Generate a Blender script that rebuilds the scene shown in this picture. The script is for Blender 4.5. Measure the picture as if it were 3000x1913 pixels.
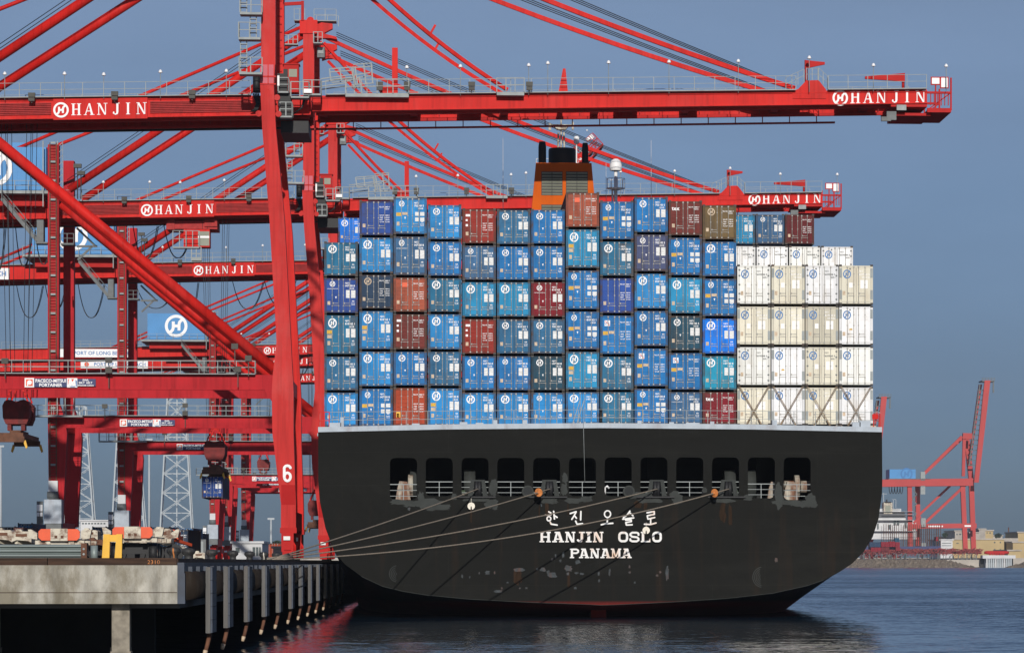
import bpy, math, random
from mathutils import Vector, Matrix
random.seed(7)
R = math.radians
sc = bpy.context.scene
for o in list(bpy.data.objects): bpy.data.objects.remove(o)
COL = sc.collection

# ---------------------------------------------------------------- camera
F = 9950.0; VPX = 1314.0; HZ = 1645.0; YAW = R(3.75); CAMZ = 4.0
CX = VPX + F*math.tan(YAW)
cam = bpy.data.cameras.new('camera'); camo = bpy.data.objects.new('camera', cam); COL.objects.link(camo)
camo.location = (0, 0, CAMZ); camo.rotation_euler = (R(90), 0, -YAW)
cam.sensor_width = 36; cam.lens = 36*F/3000.0
cam.shift_x = (1500-CX)/3000.0; cam.shift_y = (HZ-956.5)/3000.0
cam.clip_start = 1; cam.clip_end = 60000
sc.camera = camo

def P(px, py, Y):
    "point of the place seen at photo pixel (px,py) on the plane at distance Y"
    u = (px-CX)/F; v = (HZ-py)/F
    t = Y/(math.cos(YAW)-u*math.sin(YAW))
    return (t*(math.sin(YAW)+u*math.cos(YAW)), CAMZ+t*v)

# ---------------------------------------------------------------- light
SUN_EL = R(20.2); SUN_AZ = R(1.5)      # low sun almost straight behind the camera
L = Vector((-math.sin(SUN_AZ)*math.cos(SUN_EL), math.cos(SUN_AZ)*math.cos(SUN_EL), -math.sin(SUN_EL)))
sun = bpy.data.lights.new('sun', 'SUN'); sun.energy = 3.5; sun.angle = R(0.5); sun.color = (1.0, 0.955, 0.89)
suno = bpy.data.objects.new('sun', sun); COL.objects.link(suno)
suno.rotation_euler = L.to_track_quat('-Z', 'Y').to_euler(); suno.location = (30, -60, 120)
w = bpy.data.worlds.new('World'); sc.world = w; w.use_nodes = True
nt = w.node_tree; N = nt.nodes; LK = nt.links
for n in list(N): N.remove(n)
out = N.new('ShaderNodeOutputWorld'); bg = N.new('ShaderNodeBackground')
sky = N.new('ShaderNodeTexSky'); sky.sky_type = 'NISHITA'; sky.sun_disc = False
sky.sun_elevation = SUN_EL; sky.sun_rotation = R(180)-SUN_AZ
sky.air_density = 1.0; sky.dust_density = 0.6; sky.ozone_density = 3.0
# the storm-dark air low over the harbour: a dull blue band that thins out upwards
tc = N.new('ShaderNodeTexCoord'); sep = N.new('ShaderNodeSeparateXYZ'); LK.new(tc.outputs['Generated'], sep.inputs[0])
mr = N.new('ShaderNodeMapRange'); mr.inputs['From Min'].default_value = 0.0; mr.inputs['From Max'].default_value = 0.45
LK.new(sep.outputs['Z'], mr.inputs['Value'])
cr = N.new('ShaderNodeValToRGB'); el = cr.color_ramp.elements
el[0].position = 0.0; el[0].color = (0.150, 0.236, 0.44, 1)
el[1].position = 1.0; el[1].color = (0.36, 0.38, 0.48, 1)
e = el.new(0.58); e.color = (0.45, 0.45, 0.53, 1)
e = el.new(0.10); e.color = (0.188, 0.262, 0.455, 1)
e = el.new(0.24); e.color = (0.348, 0.377, 0.505, 1)
e = el.new(0.40); e.color = (0.585, 0.515, 0.56, 1)
LK.new(mr.outputs['Result'], cr.inputs['Fac'])
cn = N.new('ShaderNodeTexNoise'); cn.inputs['Scale'].default_value = 9; cn.inputs['Detail'].default_value = 4
mpg = N.new('ShaderNodeMapping'); mpg.inputs['Scale'].default_value = (1, 1, 4); LK.new(tc.outputs['Generated'], mpg.inputs[0]); LK.new(mpg.outputs[0], cn.inputs['Vector'])
cm = N.new('ShaderNodeMapRange'); cm.inputs['From Min'].default_value = 0.3; cm.inputs['From Max'].default_value = 0.7; cm.inputs['To Min'].default_value = 0.945; cm.inputs['To Max'].default_value = 1.055
LK.new(cn.outputs['Fac'], cm.inputs['Value'])
m1 = N.new('ShaderNodeMix'); m1.data_type = 'RGBA'; m1.blend_type = 'MULTIPLY'; m1.inputs['Factor'].default_value = 1
LK.new(sky.outputs[0], m1.inputs[6]); LK.new(cr.outputs['Color'], m1.inputs[7])
m2 = N.new('ShaderNodeVectorMath'); m2.operation = 'SCALE'; LK.new(m1.outputs[2], m2.inputs[0]); LK.new(cm.outputs[0], m2.inputs['Scale'])
LK.new(m2.outputs[0], bg.inputs['Color']); bg.inputs['Strength'].default_value = 0.11
LK.new(bg.outputs[0], out.inputs[0])
vs = sc.view_settings; vs.view_transform = 'Standard'; vs.look = 'None'; vs.exposure = 0; vs.gamma = 1; vs.use_curve_mapping = False
sc.cycles.max_bounces = 6; sc.cycles.diffuse_bounces = 3; sc.cycles.glossy_bounces = 3

# ---------------------------------------------------------------- materials
def s2l(c): return tuple((x/255/12.92 if x/255 <= 0.04045 else ((x/255+0.055)/1.055)**2.4) for x in c)
def mat(name, rgb, rough=0.6, metal=0.0, var=0.12, scale=0.8, stretch=(1, 1, 1), bump=0.0, dirt=None, dirt_amt=0.0, dirt_scale=0.35, dirt_stretch=(1, 1, 0.25), dlo=0.52, dhi=0.75, objcol=False, spec=0.4, streak=0.0, streak_scale=(2.2, 2.2, 0.10)):
    m = bpy.data.materials.new(name); m.use_nodes = True
    t = m.node_tree; n = t.nodes; l = t.links; b = n['Principled BSDF']
    b.inputs['Roughness'].default_value = rough; b.inputs['Metallic'].default_value = metal
    b.inputs['Specular IOR Level'].default_value = spec
    co = n.new('ShaderNodeTexCoord'); oi = n.new('ShaderNodeObjectInfo')
    off = n.new('ShaderNodeVectorMath'); off.operation = 'ADD'
    sc_ = n.new('ShaderNodeVectorMath'); sc_.operation = 'SCALE'; sc_.inputs['Scale'].default_value = 37.0
    cmb = n.new('ShaderNodeCombineXYZ')
    for i in range(3): l.new(oi.outputs['Random'], cmb.inputs[i])
    l.new(cmb.outputs[0], sc_.inputs[0]); l.new(co.outputs['Object'], off.inputs[0]); l.new(sc_.outputs[0], off.inputs[1])
    mp = n.new('ShaderNodeMapping'); mp.inputs['Scale'].default_value = stretch; l.new(off.outputs[0], mp.inputs[0])
    nz = n.new('ShaderNodeTexNoise'); nz.inputs['Scale'].default_value = scale; nz.inputs['Detail'].default_value = 6
    l.new(mp.outputs[0], nz.inputs['Vector'])
    r_ = n.new('ShaderNodeMapRange'); r_.inputs['From Min'].default_value = 0.3; r_.inputs['From Max'].default_value = 0.7
    r_.inputs['To Min'].default_value = 1-var; r_.inputs['To Max'].default_value = 1+var
    l.new(nz.outputs['Fac'], r_.inputs['Value'])
    vm = n.new('ShaderNodeVectorMath'); vm.operation = 'SCALE'
    if objcol: l.new(oi.outputs['Color'], vm.inputs[0])
    else: vm.inputs[0].default_value = rgb
    l.new(r_.outputs['Result'], vm.inputs['Scale'])
    last = vm.outputs[0]
    if dirt:
        mp2 = n.new('ShaderNodeMapping'); mp2.inputs['Scale'].default_value = dirt_stretch; l.new(off.outputs[0], mp2.inputs[0])
        n2 = n.new('ShaderNodeTexNoise'); n2.inputs['Scale'].default_value = dirt_scale; n2.inputs['Detail'].default_value = 8; n2.inputs['Roughness'].default_value = 0.7
        l.new(mp2.outputs[0], n2.inputs['Vector'])
        r2 = n.new('ShaderNodeMapRange'); r2.inputs['From Min'].default_value = dlo; r2.inputs['From Max'].default_value = dhi
        r2.inputs['To Min'].default_value = 0; r2.inputs['To Max'].default_value = dirt_amt
        l.new(n2.outputs['Fac'], r2.inputs['Value'])
        mx = n.new('ShaderNodeMix'); mx.data_type = 'RGBA'; mx.inputs[7].default_value = (*dirt, 1)
        l.new(r2.outputs['Result'], mx.inputs['Factor']); l.new(last, mx.inputs[6]); last = mx.outputs[2]
    if streak:
        mp3 = n.new('ShaderNodeMapping'); mp3.inputs['Scale'].default_value = streak_scale; l.new(off.outputs[0], mp3.inputs[0])
        n3 = n.new('ShaderNodeTexNoise'); n3.inputs['Scale'].default_value = 1.0; n3.inputs['Detail'].default_value = 6; n3.inputs['Roughness'].default_value = 0.65; l.new(mp3.outputs[0], n3.inputs['Vector'])
        r4 = n.new('ShaderNodeMapRange'); r4.inputs['From Min'].default_value = 0.48; r4.inputs['From Max'].default_value = 0.70; r4.inputs['To Min'].default_value = 1.0; r4.inputs['To Max'].default_value = 1-streak
        l.new(n3.outputs['Fac'], r4.inputs['Value']); v4 = n.new('ShaderNodeVectorMath'); v4.operation = 'SCALE'; l.new(last, v4.inputs[0]); l.new(r4.outputs['Result'], v4.inputs['Scale']); last = v4.outputs[0]
    l.new(last, b.inputs['Base Color'])
    if bump:
        bp = n.new('ShaderNodeBump'); bp.inputs['Strength'].default_value = bump; bp.inputs['Distance'].default_value = 0.05
        l.new(nz.outputs['Fac'], bp.inputs['Height']); l.new(bp.outputs[0], b.inputs['Normal'])
    return m
M = {}
RUST = (0.16, 0.055, 0.022)
M['red'] = mat('red_paint', (0.60, 0.020, 0.015), 0.5, var=0.10, scale=0.35, dirt=(0.56, 0.09, 0.08), dirt_amt=0.3, dirt_scale=0.25, spec=0.08, streak=0.30)
M['redleg'] = mat('faded_leg_paint', (0.56, 0.036, 0.032), 0.6, var=0.08, scale=0.25, dirt=(0.55, 0.13, 0.12), dirt_amt=0.5, dirt_scale=0.2, dirt_stretch=(1, 1, 0.5), spec=0.08, streak=0.25)
M['flood'] = mat('olive_floodlight', (0.055, 0.052, 0.042), 0.6, var=0.2)
M['red2'] = mat('red_paint_dull', (0.46, 0.020, 0.018), 0.6, spec=.1, var=0.12, scale=0.4, dirt=(0.2, 0.02, 0.015), dirt_amt=0.5)
M['redland'] = mat('crimson_shaded_weathered_paint', (0.46, 0.020, 0.026), 0.6, var=0.10, scale=0.35, spec=.08, dirt=(0.30, 0.02, 0.025), dirt_amt=0.5, dirt_scale=0.2, streak=0.3)  # darker base takes in the shade on the landside legs; streaks are wear
M['redmesh'] = mat('red_grating', (0.36, 0.020, 0.018), 0.7, var=0.2, scale=2)
M['pink'] = mat('faded_red_paint', (0.55, 0.10, 0.13), 0.6, var=0.06)
M['galv'] = mat('galvanised_steel', (0.27, 0.295, 0.29), 0.55, 0.0, var=0.15, scale=1.5)
M['galvd'] = mat('dark_grey_steel', (0.13, 0.14, 0.14), 0.6, 0.0, var=0.2, scale=1.5)
M['black'] = mat('black_rubber', (0.012, 0.012, 0.013), 0.6, var=0.2)
M['cable'] = mat('black_steel_rope', (0.02, 0.022, 0.024), 0.6, var=0.1)
M['white'] = mat('white_paint', (0.80, 0.80, 0.78), 0.5, var=0.05, dirt=(0.45, 0.36, 0.28), dirt_amt=0.25)
M['sign'] = mat('white_lettering', (0.86, 0.85, 0.84), 0.5, var=0.02)
M['blue'] = mat('light_blue_sheet', (0.05, 0.24, 0.52), 0.5, var=0.08, scale=0.3)
M['navy'] = mat('navy_sign', (0.015, 0.028, 0.12), 0.5, var=0.05)
M['signblue'] = mat('blue_lettering', (0.03, 0.16, 0.40), 0.5, var=0.02)
M['orange'] = mat('orange_red_paint', (0.75, 0.09, 0.02), 0.5, var=0.1, scale=1.5, dirt=RUST, dirt_amt=0.4)
M['yellow'] = mat('yellow_paint', (0.80, 0.44, 0.03), 0.5, var=0.08, scale=2, dirt=RUST, dirt_amt=0.3)
M['label'] = mat('yellow_label', (0.62, 0.36, 0.03), 0.6, var=0.3, scale=14)
M['tan'] = mat('tan_label', (0.55, 0.42, 0.29), 0.6, var=0.25, scale=8)
M['glass'] = mat('window_glass', (0.10, 0.12, 0.12), 0.15, var=0.2)
M['funnel'] = mat('orange_funnel', (0.62, 0.105, 0.003), 0.6, spec=.08, var=0.08, scale=0.5, dirt=(0.25, 0.05, 0.01), dirt_amt=0.4)
M['louver'] = mat('grey_green_louvre', (0.26, 0.27, 0.21), 0.6, var=0.1)
M['deckgrey'] = mat('grey_deck_paint', (0.40, 0.45, 0.50), 0.6, var=0.12, scale=1.5, dirt=RUST, dirt_amt=0.4, dirt_scale=0.8)
M['winch'] = mat('rusty_white_winch', (0.42, 0.39, 0.32), 0.7, var=0.3, scale=2, dirt=RUST, dirt_amt=0.95, dirt_scale=1.0, dlo=.44, dhi=.6)
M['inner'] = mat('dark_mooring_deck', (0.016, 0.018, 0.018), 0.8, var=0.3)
M['patch'] = mat('grey_primer_patch', (0.040, 0.044, 0.041), 0.7, var=0.15, scale=1.5, spec=.15, dirt=(0.02, 0.02, 0.018), dirt_amt=0.6, dirt_scale=1.0)
M['patch2'] = mat('pale_bare_patch', (0.058, 0.066, 0.070), 0.7, spec=.1, var=0.3, scale=3, dirt=RUST, dirt_amt=0.8, dirt_scale=1.5)
M['ruststreak'] = mat('rust_streak', (0.030, 0.018, 0.011), 0.9, spec=.1, var=0.4, scale=4, stretch=(3, 1, 0.3))
M['nametext'] = mat('stained_white_letters', (0.80, 0.79, 0.76), 0.6, var=0.05, dirt=(0.62, 0.26, 0.06), dirt_amt=0.85, dirt_scale=0.9, dirt_stretch=(1, 1, 0.35))
M['guard'] = mat('rusty_white_disc', (0.80, 0.74, 0.62), 0.6, var=0.1, scale=3, dirt=(0.5, 0.15, 0.03), dirt_amt=0.8, dirt_scale=1.2)
M['guardo'] = mat('rusty_orange_disc', (0.62, 0.22, 0.06), 0.7, var=0.3, scale=3, dirt=RUST, dirt_amt=0.8, dirt_scale=1.5)
M['rope'] = mat('tan_mooring_rope', (0.24, 0.20, 0.155), 0.9, var=0.25, scale=9)
M['concrete'] = mat('stained_concrete', (0.40, 0.38, 0.325), 0.9, var=0.30, scale=1.3, stretch=(1.2, 1, 0.45), bump=0.3, spec=.2, dirt=(0.19, 0.165, 0.115), dirt_amt=0.8, dirt_scale=0.55, dirt_stretch=(1.3, 1, 0.7), dlo=.44, dhi=.60, streak=0.35, streak_scale=(1.6, 1.6, 0.25))
M['pile'] = mat('barnacled_concrete', (0.26, 0.23, 0.18), 0.9, var=0.35, scale=3, bump=0.5, dirt=(0.10, 0.08, 0.05), dirt_amt=0.8, dirt_scale=1.5)
M['quaydeck'] = mat('quay_asphalt', (0.11, 0.105, 0.10), 0.9, var=0.2, scale=0.3)
M['timber'] = mat('dark_timber', (0.045, 0.022, 0.012), 0.85, var=0.5, scale=3, stretch=(0.2, 1, 3), dirt=(0.15, 0.10, 0.06), dirt_amt=0.5, dirt_scale=1.5, dirt_stretch=(0.3, 0.3, 4))
M['fender'] = mat('black_brown_rubber', (0.022, 0.016, 0.012), 0.8, spec=.15, var=0.3, scale=1.2, dirt=(0.08, 0.075, 0.065), dirt_amt=0.45, dirt_scale=2.5, dirt_stretch=(2, 2, 0.25))
M['pad'] = mat('scuffed_grey_fender_face', (0.060, 0.057, 0.053), 0.45, var=0.35, scale=2.0, stretch=(3, 3, 0.2), dirt=(0.05, 0.035, 0.025), dirt_amt=0.7, dirt_scale=1.0)
M['padside'] = mat('skylit_blue_fender_face', (0.024, 0.036, 0.060), 0.5, var=0.25, scale=2.0)  # blue sky light on the side faces is put into this colour
M['bollard'] = mat('black_iron_bollard', (0.030, 0.030, 0.030), 0.6, var=0.4, scale=4, dirt=(0.25, 0.20, 0.16), dirt_amt=0.5, dirt_scale=3)
M['steelgrey'] = mat('grey_green_steel', (0.22, 0.26, 0.25), 0.5, 0.2, var=0.15, scale=1.0, stretch=(0.3, 1, 2))
M['cream'] = mat('chipped_cream_paint', (0.58, 0.53, 0.42), 0.6, var=0.15, scale=2, dirt=(0.14, 0.06, 0.03), dirt_amt=0.95, dirt_scale=1.3, dirt_stretch=(1, 1, 1.5), dlo=.48, dhi=.62)
M['bldg'] = mat('tan_stucco', (0.46, 0.35, 0.18), 0.9, var=0.08, scale=0.1)
M['bldg2'] = mat('pale_stucco', (0.42, 0.38, 0.33), 0.9, var=0.2, scale=0.15)
M['dimwhite'] = mat('weathered_white', (0.60, 0.60, 0.60), 0.7, var=0.1, scale=0.2)
M['rock'] = mat('riprap_rock', (0.24, 0.195, 0.145), 0.95, var=0.55, scale=0.9, bump=0.6, dirt=(0.09, 0.07, 0.05), dirt_amt=0.8, dirt_scale=0.5)
M['lattice'] = mat('lattice_grey', (0.42, 0.46, 0.48), 0.6, var=0.05)
M['leaf'] = mat('dark_foliage', (0.035, 0.055, 0.03), 0.8, var=0.4, scale=0.5)
M['rusty'] = mat('rusty_brown', (0.13, 0.055, 0.03), 0.8, var=0.3, scale=2)
M['lash'] = mat('tan_lashing_rod', (0.30, 0.22, 0.14), 0.7, var=0.3, scale=3, dirt=RUST, dirt_amt=0.7, dirt_scale=2)
M['grimeshade'] = mat('grimy_shaded_red', (0.17, 0.014, 0.012), 0.7, var=0.3, scale=1.5, dirt=(0.03, 0.02, 0.016), dirt_amt=0.7, dirt_scale=1.0)  # shadow on the headblock put into the dark base, grime over it
M['freshred'] = mat('fresh_dark_red_paint', (0.40, 0.006, 0.006), 0.5, spec=.1, var=0.05)
M['rack'] = mat('weathered_red_racks', (0.20, 0.030, 0.028), 0.8, var=0.7, scale=1.2, dirt=(0.30, 0.26, 0.24), dirt_amt=0.6, dirt_scale=0.8)
M['farred'] = mat('red_paint_hazed', (0.45, 0.040, 0.035), 0.6, var=0.08, scale=0.1)  # duller red, with the haze of distance put into the colour
M['frame'] = mat('container_frame', (0.06, 0.055, 0.05), 0.7, var=0.3, scale=3, dirt=RUST, dirt_amt=0.7, dirt_scale=2)
M['rod'] = mat('galvanised_rod', (0.34, 0.33, 0.30), 0.5, var=0.2, scale=3, dirt=RUST, dirt_amt=0.4, dirt_scale=2)
M['plate'] = mat('white_data_plate', (0.72, 0.72, 0.70), 0.7, var=0.24, scale=6, stretch=(0.6, 1, 4))
M['lamp'] = mat('white_lamp_glass', (0.85, 0.85, 0.85), 0.3, var=0.02)
M['box'] = mat('container_paint', (1, 1, 1), 0.55, var=0.13, scale=0.8, dirt=(0.075, 0.06, 0.05), dirt_amt=0.6, dirt_scale=0.6, dirt_stretch=(1, 1, 0.6), objcol=True, streak=0.28, streak_scale=(3.0, 3.0, 0.35), spec=0.12)
M['boxframe'] = mat('container_frame_paint', (1, 1, 1), 0.6, var=0.25, scale=2.0, dirt=(0.07, 0.04, 0.025), dirt_amt=0.9, dirt_scale=1.3, dirt_stretch=(1, 1, 0.7), dlo=.42, dhi=.62, objcol=True, spec=0.2)
M['boxwhite'] = mat('white_container_paint', (1, 1, 1), 0.55, var=0.04, scale=0.8, dirt=(0.50, 0.40, 0.28), dirt_amt=0.55, dirt_scale=0.7, dirt_stretch=(1.4, 1, 0.5), objcol=True, streak=0.12, streak_scale=(3.0, 3.0, 0.35), spec=0.3)
M['boxrust'] = mat('rust_streaked_container_paint', (1, 1, 1), 0.55, var=0.14, scale=0.9, dirt=(0.09, 0.055, 0.03), dirt_amt=0.95, dirt_scale=0.75, dirt_stretch=(1.6, 1, 0.45), dlo=.46, dhi=.68, objcol=True, spec=0.12)

# hull: black above, dull red antifouling below, faint scuffs and rust
def hullmat():
    m = mat('black_hull_paint', (0.0085, 0.0088, 0.0075), 0.65, var=0.10, scale=0.25, stretch=(0.25, 1, 1.2), dirt=(0.016, 0.016, 0.0135), dirt_amt=0.8, dirt_scale=0.22, dirt_stretch=(0.35, 1, 1.6), spec=0.08)
    t = m.node_tree; n = t.nodes; l = t.links; b = n['Principled BSDF']
    last = b.inputs['Base Color'].links[0].from_socket
    g = n.new('ShaderNodeNewGeometry'); s = n.new('ShaderNodeSeparateXYZ'); l.new(g.outputs['Position'], s.inputs[0])
    # rust runs, in vertical streaks under the mooring deck
    mp = n.new('ShaderNodeMapping'); mp.inputs['Scale'].default_value = (1.3, 0.1, 0.10); l.new(g.outputs['Position'], mp.inputs[0])
    nz = n.new('ShaderNodeTexNoise'); nz.inputs['Scale'].default_value = 1.0; nz.inputs['Detail'].default_value = 5; l.new(mp.outputs[0], nz.inputs['Vector'])
    r = n.new('ShaderNodeMapRange'); r.inputs['From Min'].default_value = 0.56; r.inputs['From Max'].default_value = 0.74; r.inputs['To Max'].default_value = 0.5
    l.new(nz.outputs['Fac'], r.inputs['Value'])
    r3 = n.new('ShaderNodeMapRange'); r3.inputs['From Min'].default_value = 8.6; r3.inputs['From Max'].default_value = 7.4
    l.new(s.outputs['Z'], r3.inputs['Value'])
    mu = n.new('ShaderNodeMath'); mu.operation = 'MULTIPLY'; l.new(r.outputs['Result'], mu.inputs[0]); l.new(r3.outputs['Result'], mu.inputs[1])
    mx0 = n.new('ShaderNodeMix'); mx0.data_type = 'RGBA'; mx0.inputs[7].default_value = (0.027, 0.016, 0.010, 1)
    l.new(mu.outputs[0], mx0.inputs['Factor']); l.new(last, mx0.inputs[6])
    mx = n.new('ShaderNodeMix'); mx.data_type = 'RGBA'
    r2 = n.new('ShaderNodeMapRange'); r2.inputs['From Min'].default_value = 1.25; r2.inputs['From Max'].default_value = 0.85
    l.new(s.outputs['Z'], r2.inputs['Value'])
    l.new(r2.outputs['Result'], mx.inputs['Factor']); l.new(mx0.outputs[2], mx.inputs[6]); mx.inputs[7].default_value = (0.20, 0.014, 0.012, 1)
    cbx = n.new('ShaderNodeCombineXYZ'); l.new(s.outputs['X'], cbx.inputs['X']); l.new(s.outputs['Z'], cbx.inputs['Y'])
    bk = n.new('ShaderNodeTexBrick'); bk.inputs['Scale'].default_value = 1.0; bk.inputs['Brick Width'].default_value = 7.5; bk.inputs['Row Height'].default_value = 2.35; bk.inputs['Mortar Size'].default_value = 0.03; bk.inputs['Mortar Smooth'].default_value = 0.6
    bk.inputs['Color1'].default_value = (1, 1, 1, 1); bk.inputs['Color2'].default_value = (0.90, 0.90, 0.90, 1); bk.inputs['Mortar'].default_value = (1.35, 1.35, 1.3, 1); l.new(cbx.outputs[0], bk.inputs['Vector'])
    mb_ = n.new('ShaderNodeMix'); mb_.data_type = 'RGBA'; mb_.blend_type = 'MULTIPLY'; mb_.inputs['Factor'].default_value = 1; l.new(mx.outputs[2], mb_.inputs[6]); l.new(bk.outputs['Color'], mb_.inputs[7])
    l.new(mb_.outputs[2], b.inputs['Base Color'])
    wv = n.new('ShaderNodeTexNoise'); wv.inputs['Scale'].default_value = 0.55; wv.inputs['Detail'].default_value = 2; l.new(g.outputs['Position'], wv.inputs['Vector'])
    bp = n.new('ShaderNodeBump'); bp.inputs['Strength'].default_value = 0.6; bp.inputs['Distance'].default_value = 0.12; l.new(wv.outputs['Fac'], bp.inputs['Height']); l.new(bp.outputs[0], b.inputs['Normal'])
    return m
M['hull'] = hullmat()

def watermat():
    m = bpy.data.materials.new('harbour_water'); m.use_nodes = True
    t = m.node_tree; n = t.nodes; l = t.links; b = n['Principled BSDF']
    b.inputs['Base Color'].default_value = (0.006, 0.018, 0.034, 1); b.inputs['Roughness'].default_value = 0.06; b.inputs['IOR'].default_value = 1.33
    g = n.new('ShaderNodeNewGeometry'); acc = None
    # wind ripples on a slow chop: slopes taken straight from the noise so they hold at any distance
    for sc_, st, amp, det in ((0.22, (0.45, 1.0, 1), 0.75, 3), (1.1, (0.5, 1.0, 1), 1.05, 3), (5.0, (0.55, 1.0, 1), 0.7, 1)):
        mp = n.new('ShaderNodeMapping'); mp.inputs['Scale'].default_value = st; mp.inputs['Rotation'].default_value = (0, 0, 0.25); l.new(g.outputs['Position'], mp.inputs[0])
        nz = n.new('ShaderNodeTexNoise'); nz.inputs['Scale'].default_value = sc_; nz.inputs['Detail'].default_value = det; l.new(mp.outputs[0], nz.inputs['Vector'])
        sb = n.new('ShaderNodeVectorMath'); sb.operation = 'SUBTRACT'; l.new(nz.outputs['Color'], sb.inputs[0]); sb.inputs[1].default_value = (0.5, 0.5, 0.5)
        ml = n.new('ShaderNodeVectorMath'); ml.operation = 'MULTIPLY'; l.new(sb.outputs[0], ml.inputs[0]); ml.inputs[1].default_value = (amp*0.7, amp, 0)
        if acc is None: acc = ml.outputs[0]
        else:
            ad = n.new('ShaderNodeVectorMath'); ad.operation = 'ADD'; l.new(acc, ad.inputs[0]); l.new(ml.outputs[0], ad.inputs[1]); acc = ad.outputs[0]
    # gusts: broad calmer and rougher lanes
    gm = n.new('ShaderNodeMapping'); gm.inputs['Scale'].default_value = (0.25, 1, 1); l.new(g.outputs['Position'], gm.inputs[0])
    gn = n.new('ShaderNodeTexNoise'); gn.inputs['Scale'].default_value = 0.012; gn.inputs['Detail'].default_value = 3; l.new(gm.outputs[0], gn.inputs['Vector'])
    gr = n.new('ShaderNodeMapRange'); gr.inputs['From Min'].default_value = 0.35; gr.inputs['From Max'].default_value = 0.65; gr.inputs['To Min'].default_value = 0.55; gr.inputs['To Max'].default_value = 1.15; l.new(gn.outputs['Fac'], gr.inputs['Value'])
    # the steep lee faces of the chop look down the channel towards -Y, the long backs lie away from it
    sx = n.new('ShaderNodeSeparateXYZ'); l.new(acc, sx.inputs[0]); ab = n.new('ShaderNodeMath'); ab.operation = 'ABSOLUTE'; l.new(sx.outputs['Y'], ab.inputs[0])
    ng = n.new('ShaderNodeMath'); ng.operation = 'MULTIPLY_ADD'; l.new(ab.outputs[0], ng.inputs[0]); ng.inputs[1].default_value = -1.0; ng.inputs[2].default_value = -0.035
    cb = n.new('ShaderNodeCombineXYZ'); l.new(sx.outputs['X'], cb.inputs['X']); l.new(ng.outputs[0], cb.inputs['Y'])
    # sheltered, calmer water in the berth beside the ship
    gp = n.new('ShaderNodeSeparateXYZ'); l.new(g.outputs['Position'], gp.inputs[0])
    lx = n.new('ShaderNodeMapRange'); lx.interpolation_type = 'SMOOTHSTEP'; lx.inputs['From Min'].default_value = 16; lx.inputs['From Max'].default_value = 46; lx.inputs['To Min'].default_value = 0.42; lx.inputs['To Max'].default_value = 1.0; l.new(gp.outputs['X'], lx.inputs['Value'])
    gx = n.new('ShaderNodeMath'); gx.operation = 'MULTIPLY'; l.new(gr.outputs['Result'], gx.inputs[0]); l.new(lx.outputs['Result'], gx.inputs[1]); gr = gx
    sc2 = n.new('ShaderNodeVectorMath'); sc2.operation = 'SCALE'; l.new(cb.outputs[0], sc2.inputs[0]); l.new(gr.outputs[0], sc2.inputs['Scale'])
    ad = n.new('ShaderNodeVectorMath'); ad.operation = 'ADD'; l.new(sc2.outputs[0], ad.inputs[0]); ad.inputs[1].default_value = (0, 0, 1)
    no = n.new('ShaderNodeVectorMath'); no.operation = 'NORMALIZE'; l.new(ad.outputs[0], no.inputs[0])
    l.new(no.outputs[0], b.inputs['Normal'])
    return m
M['water'] = watermat()

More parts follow.
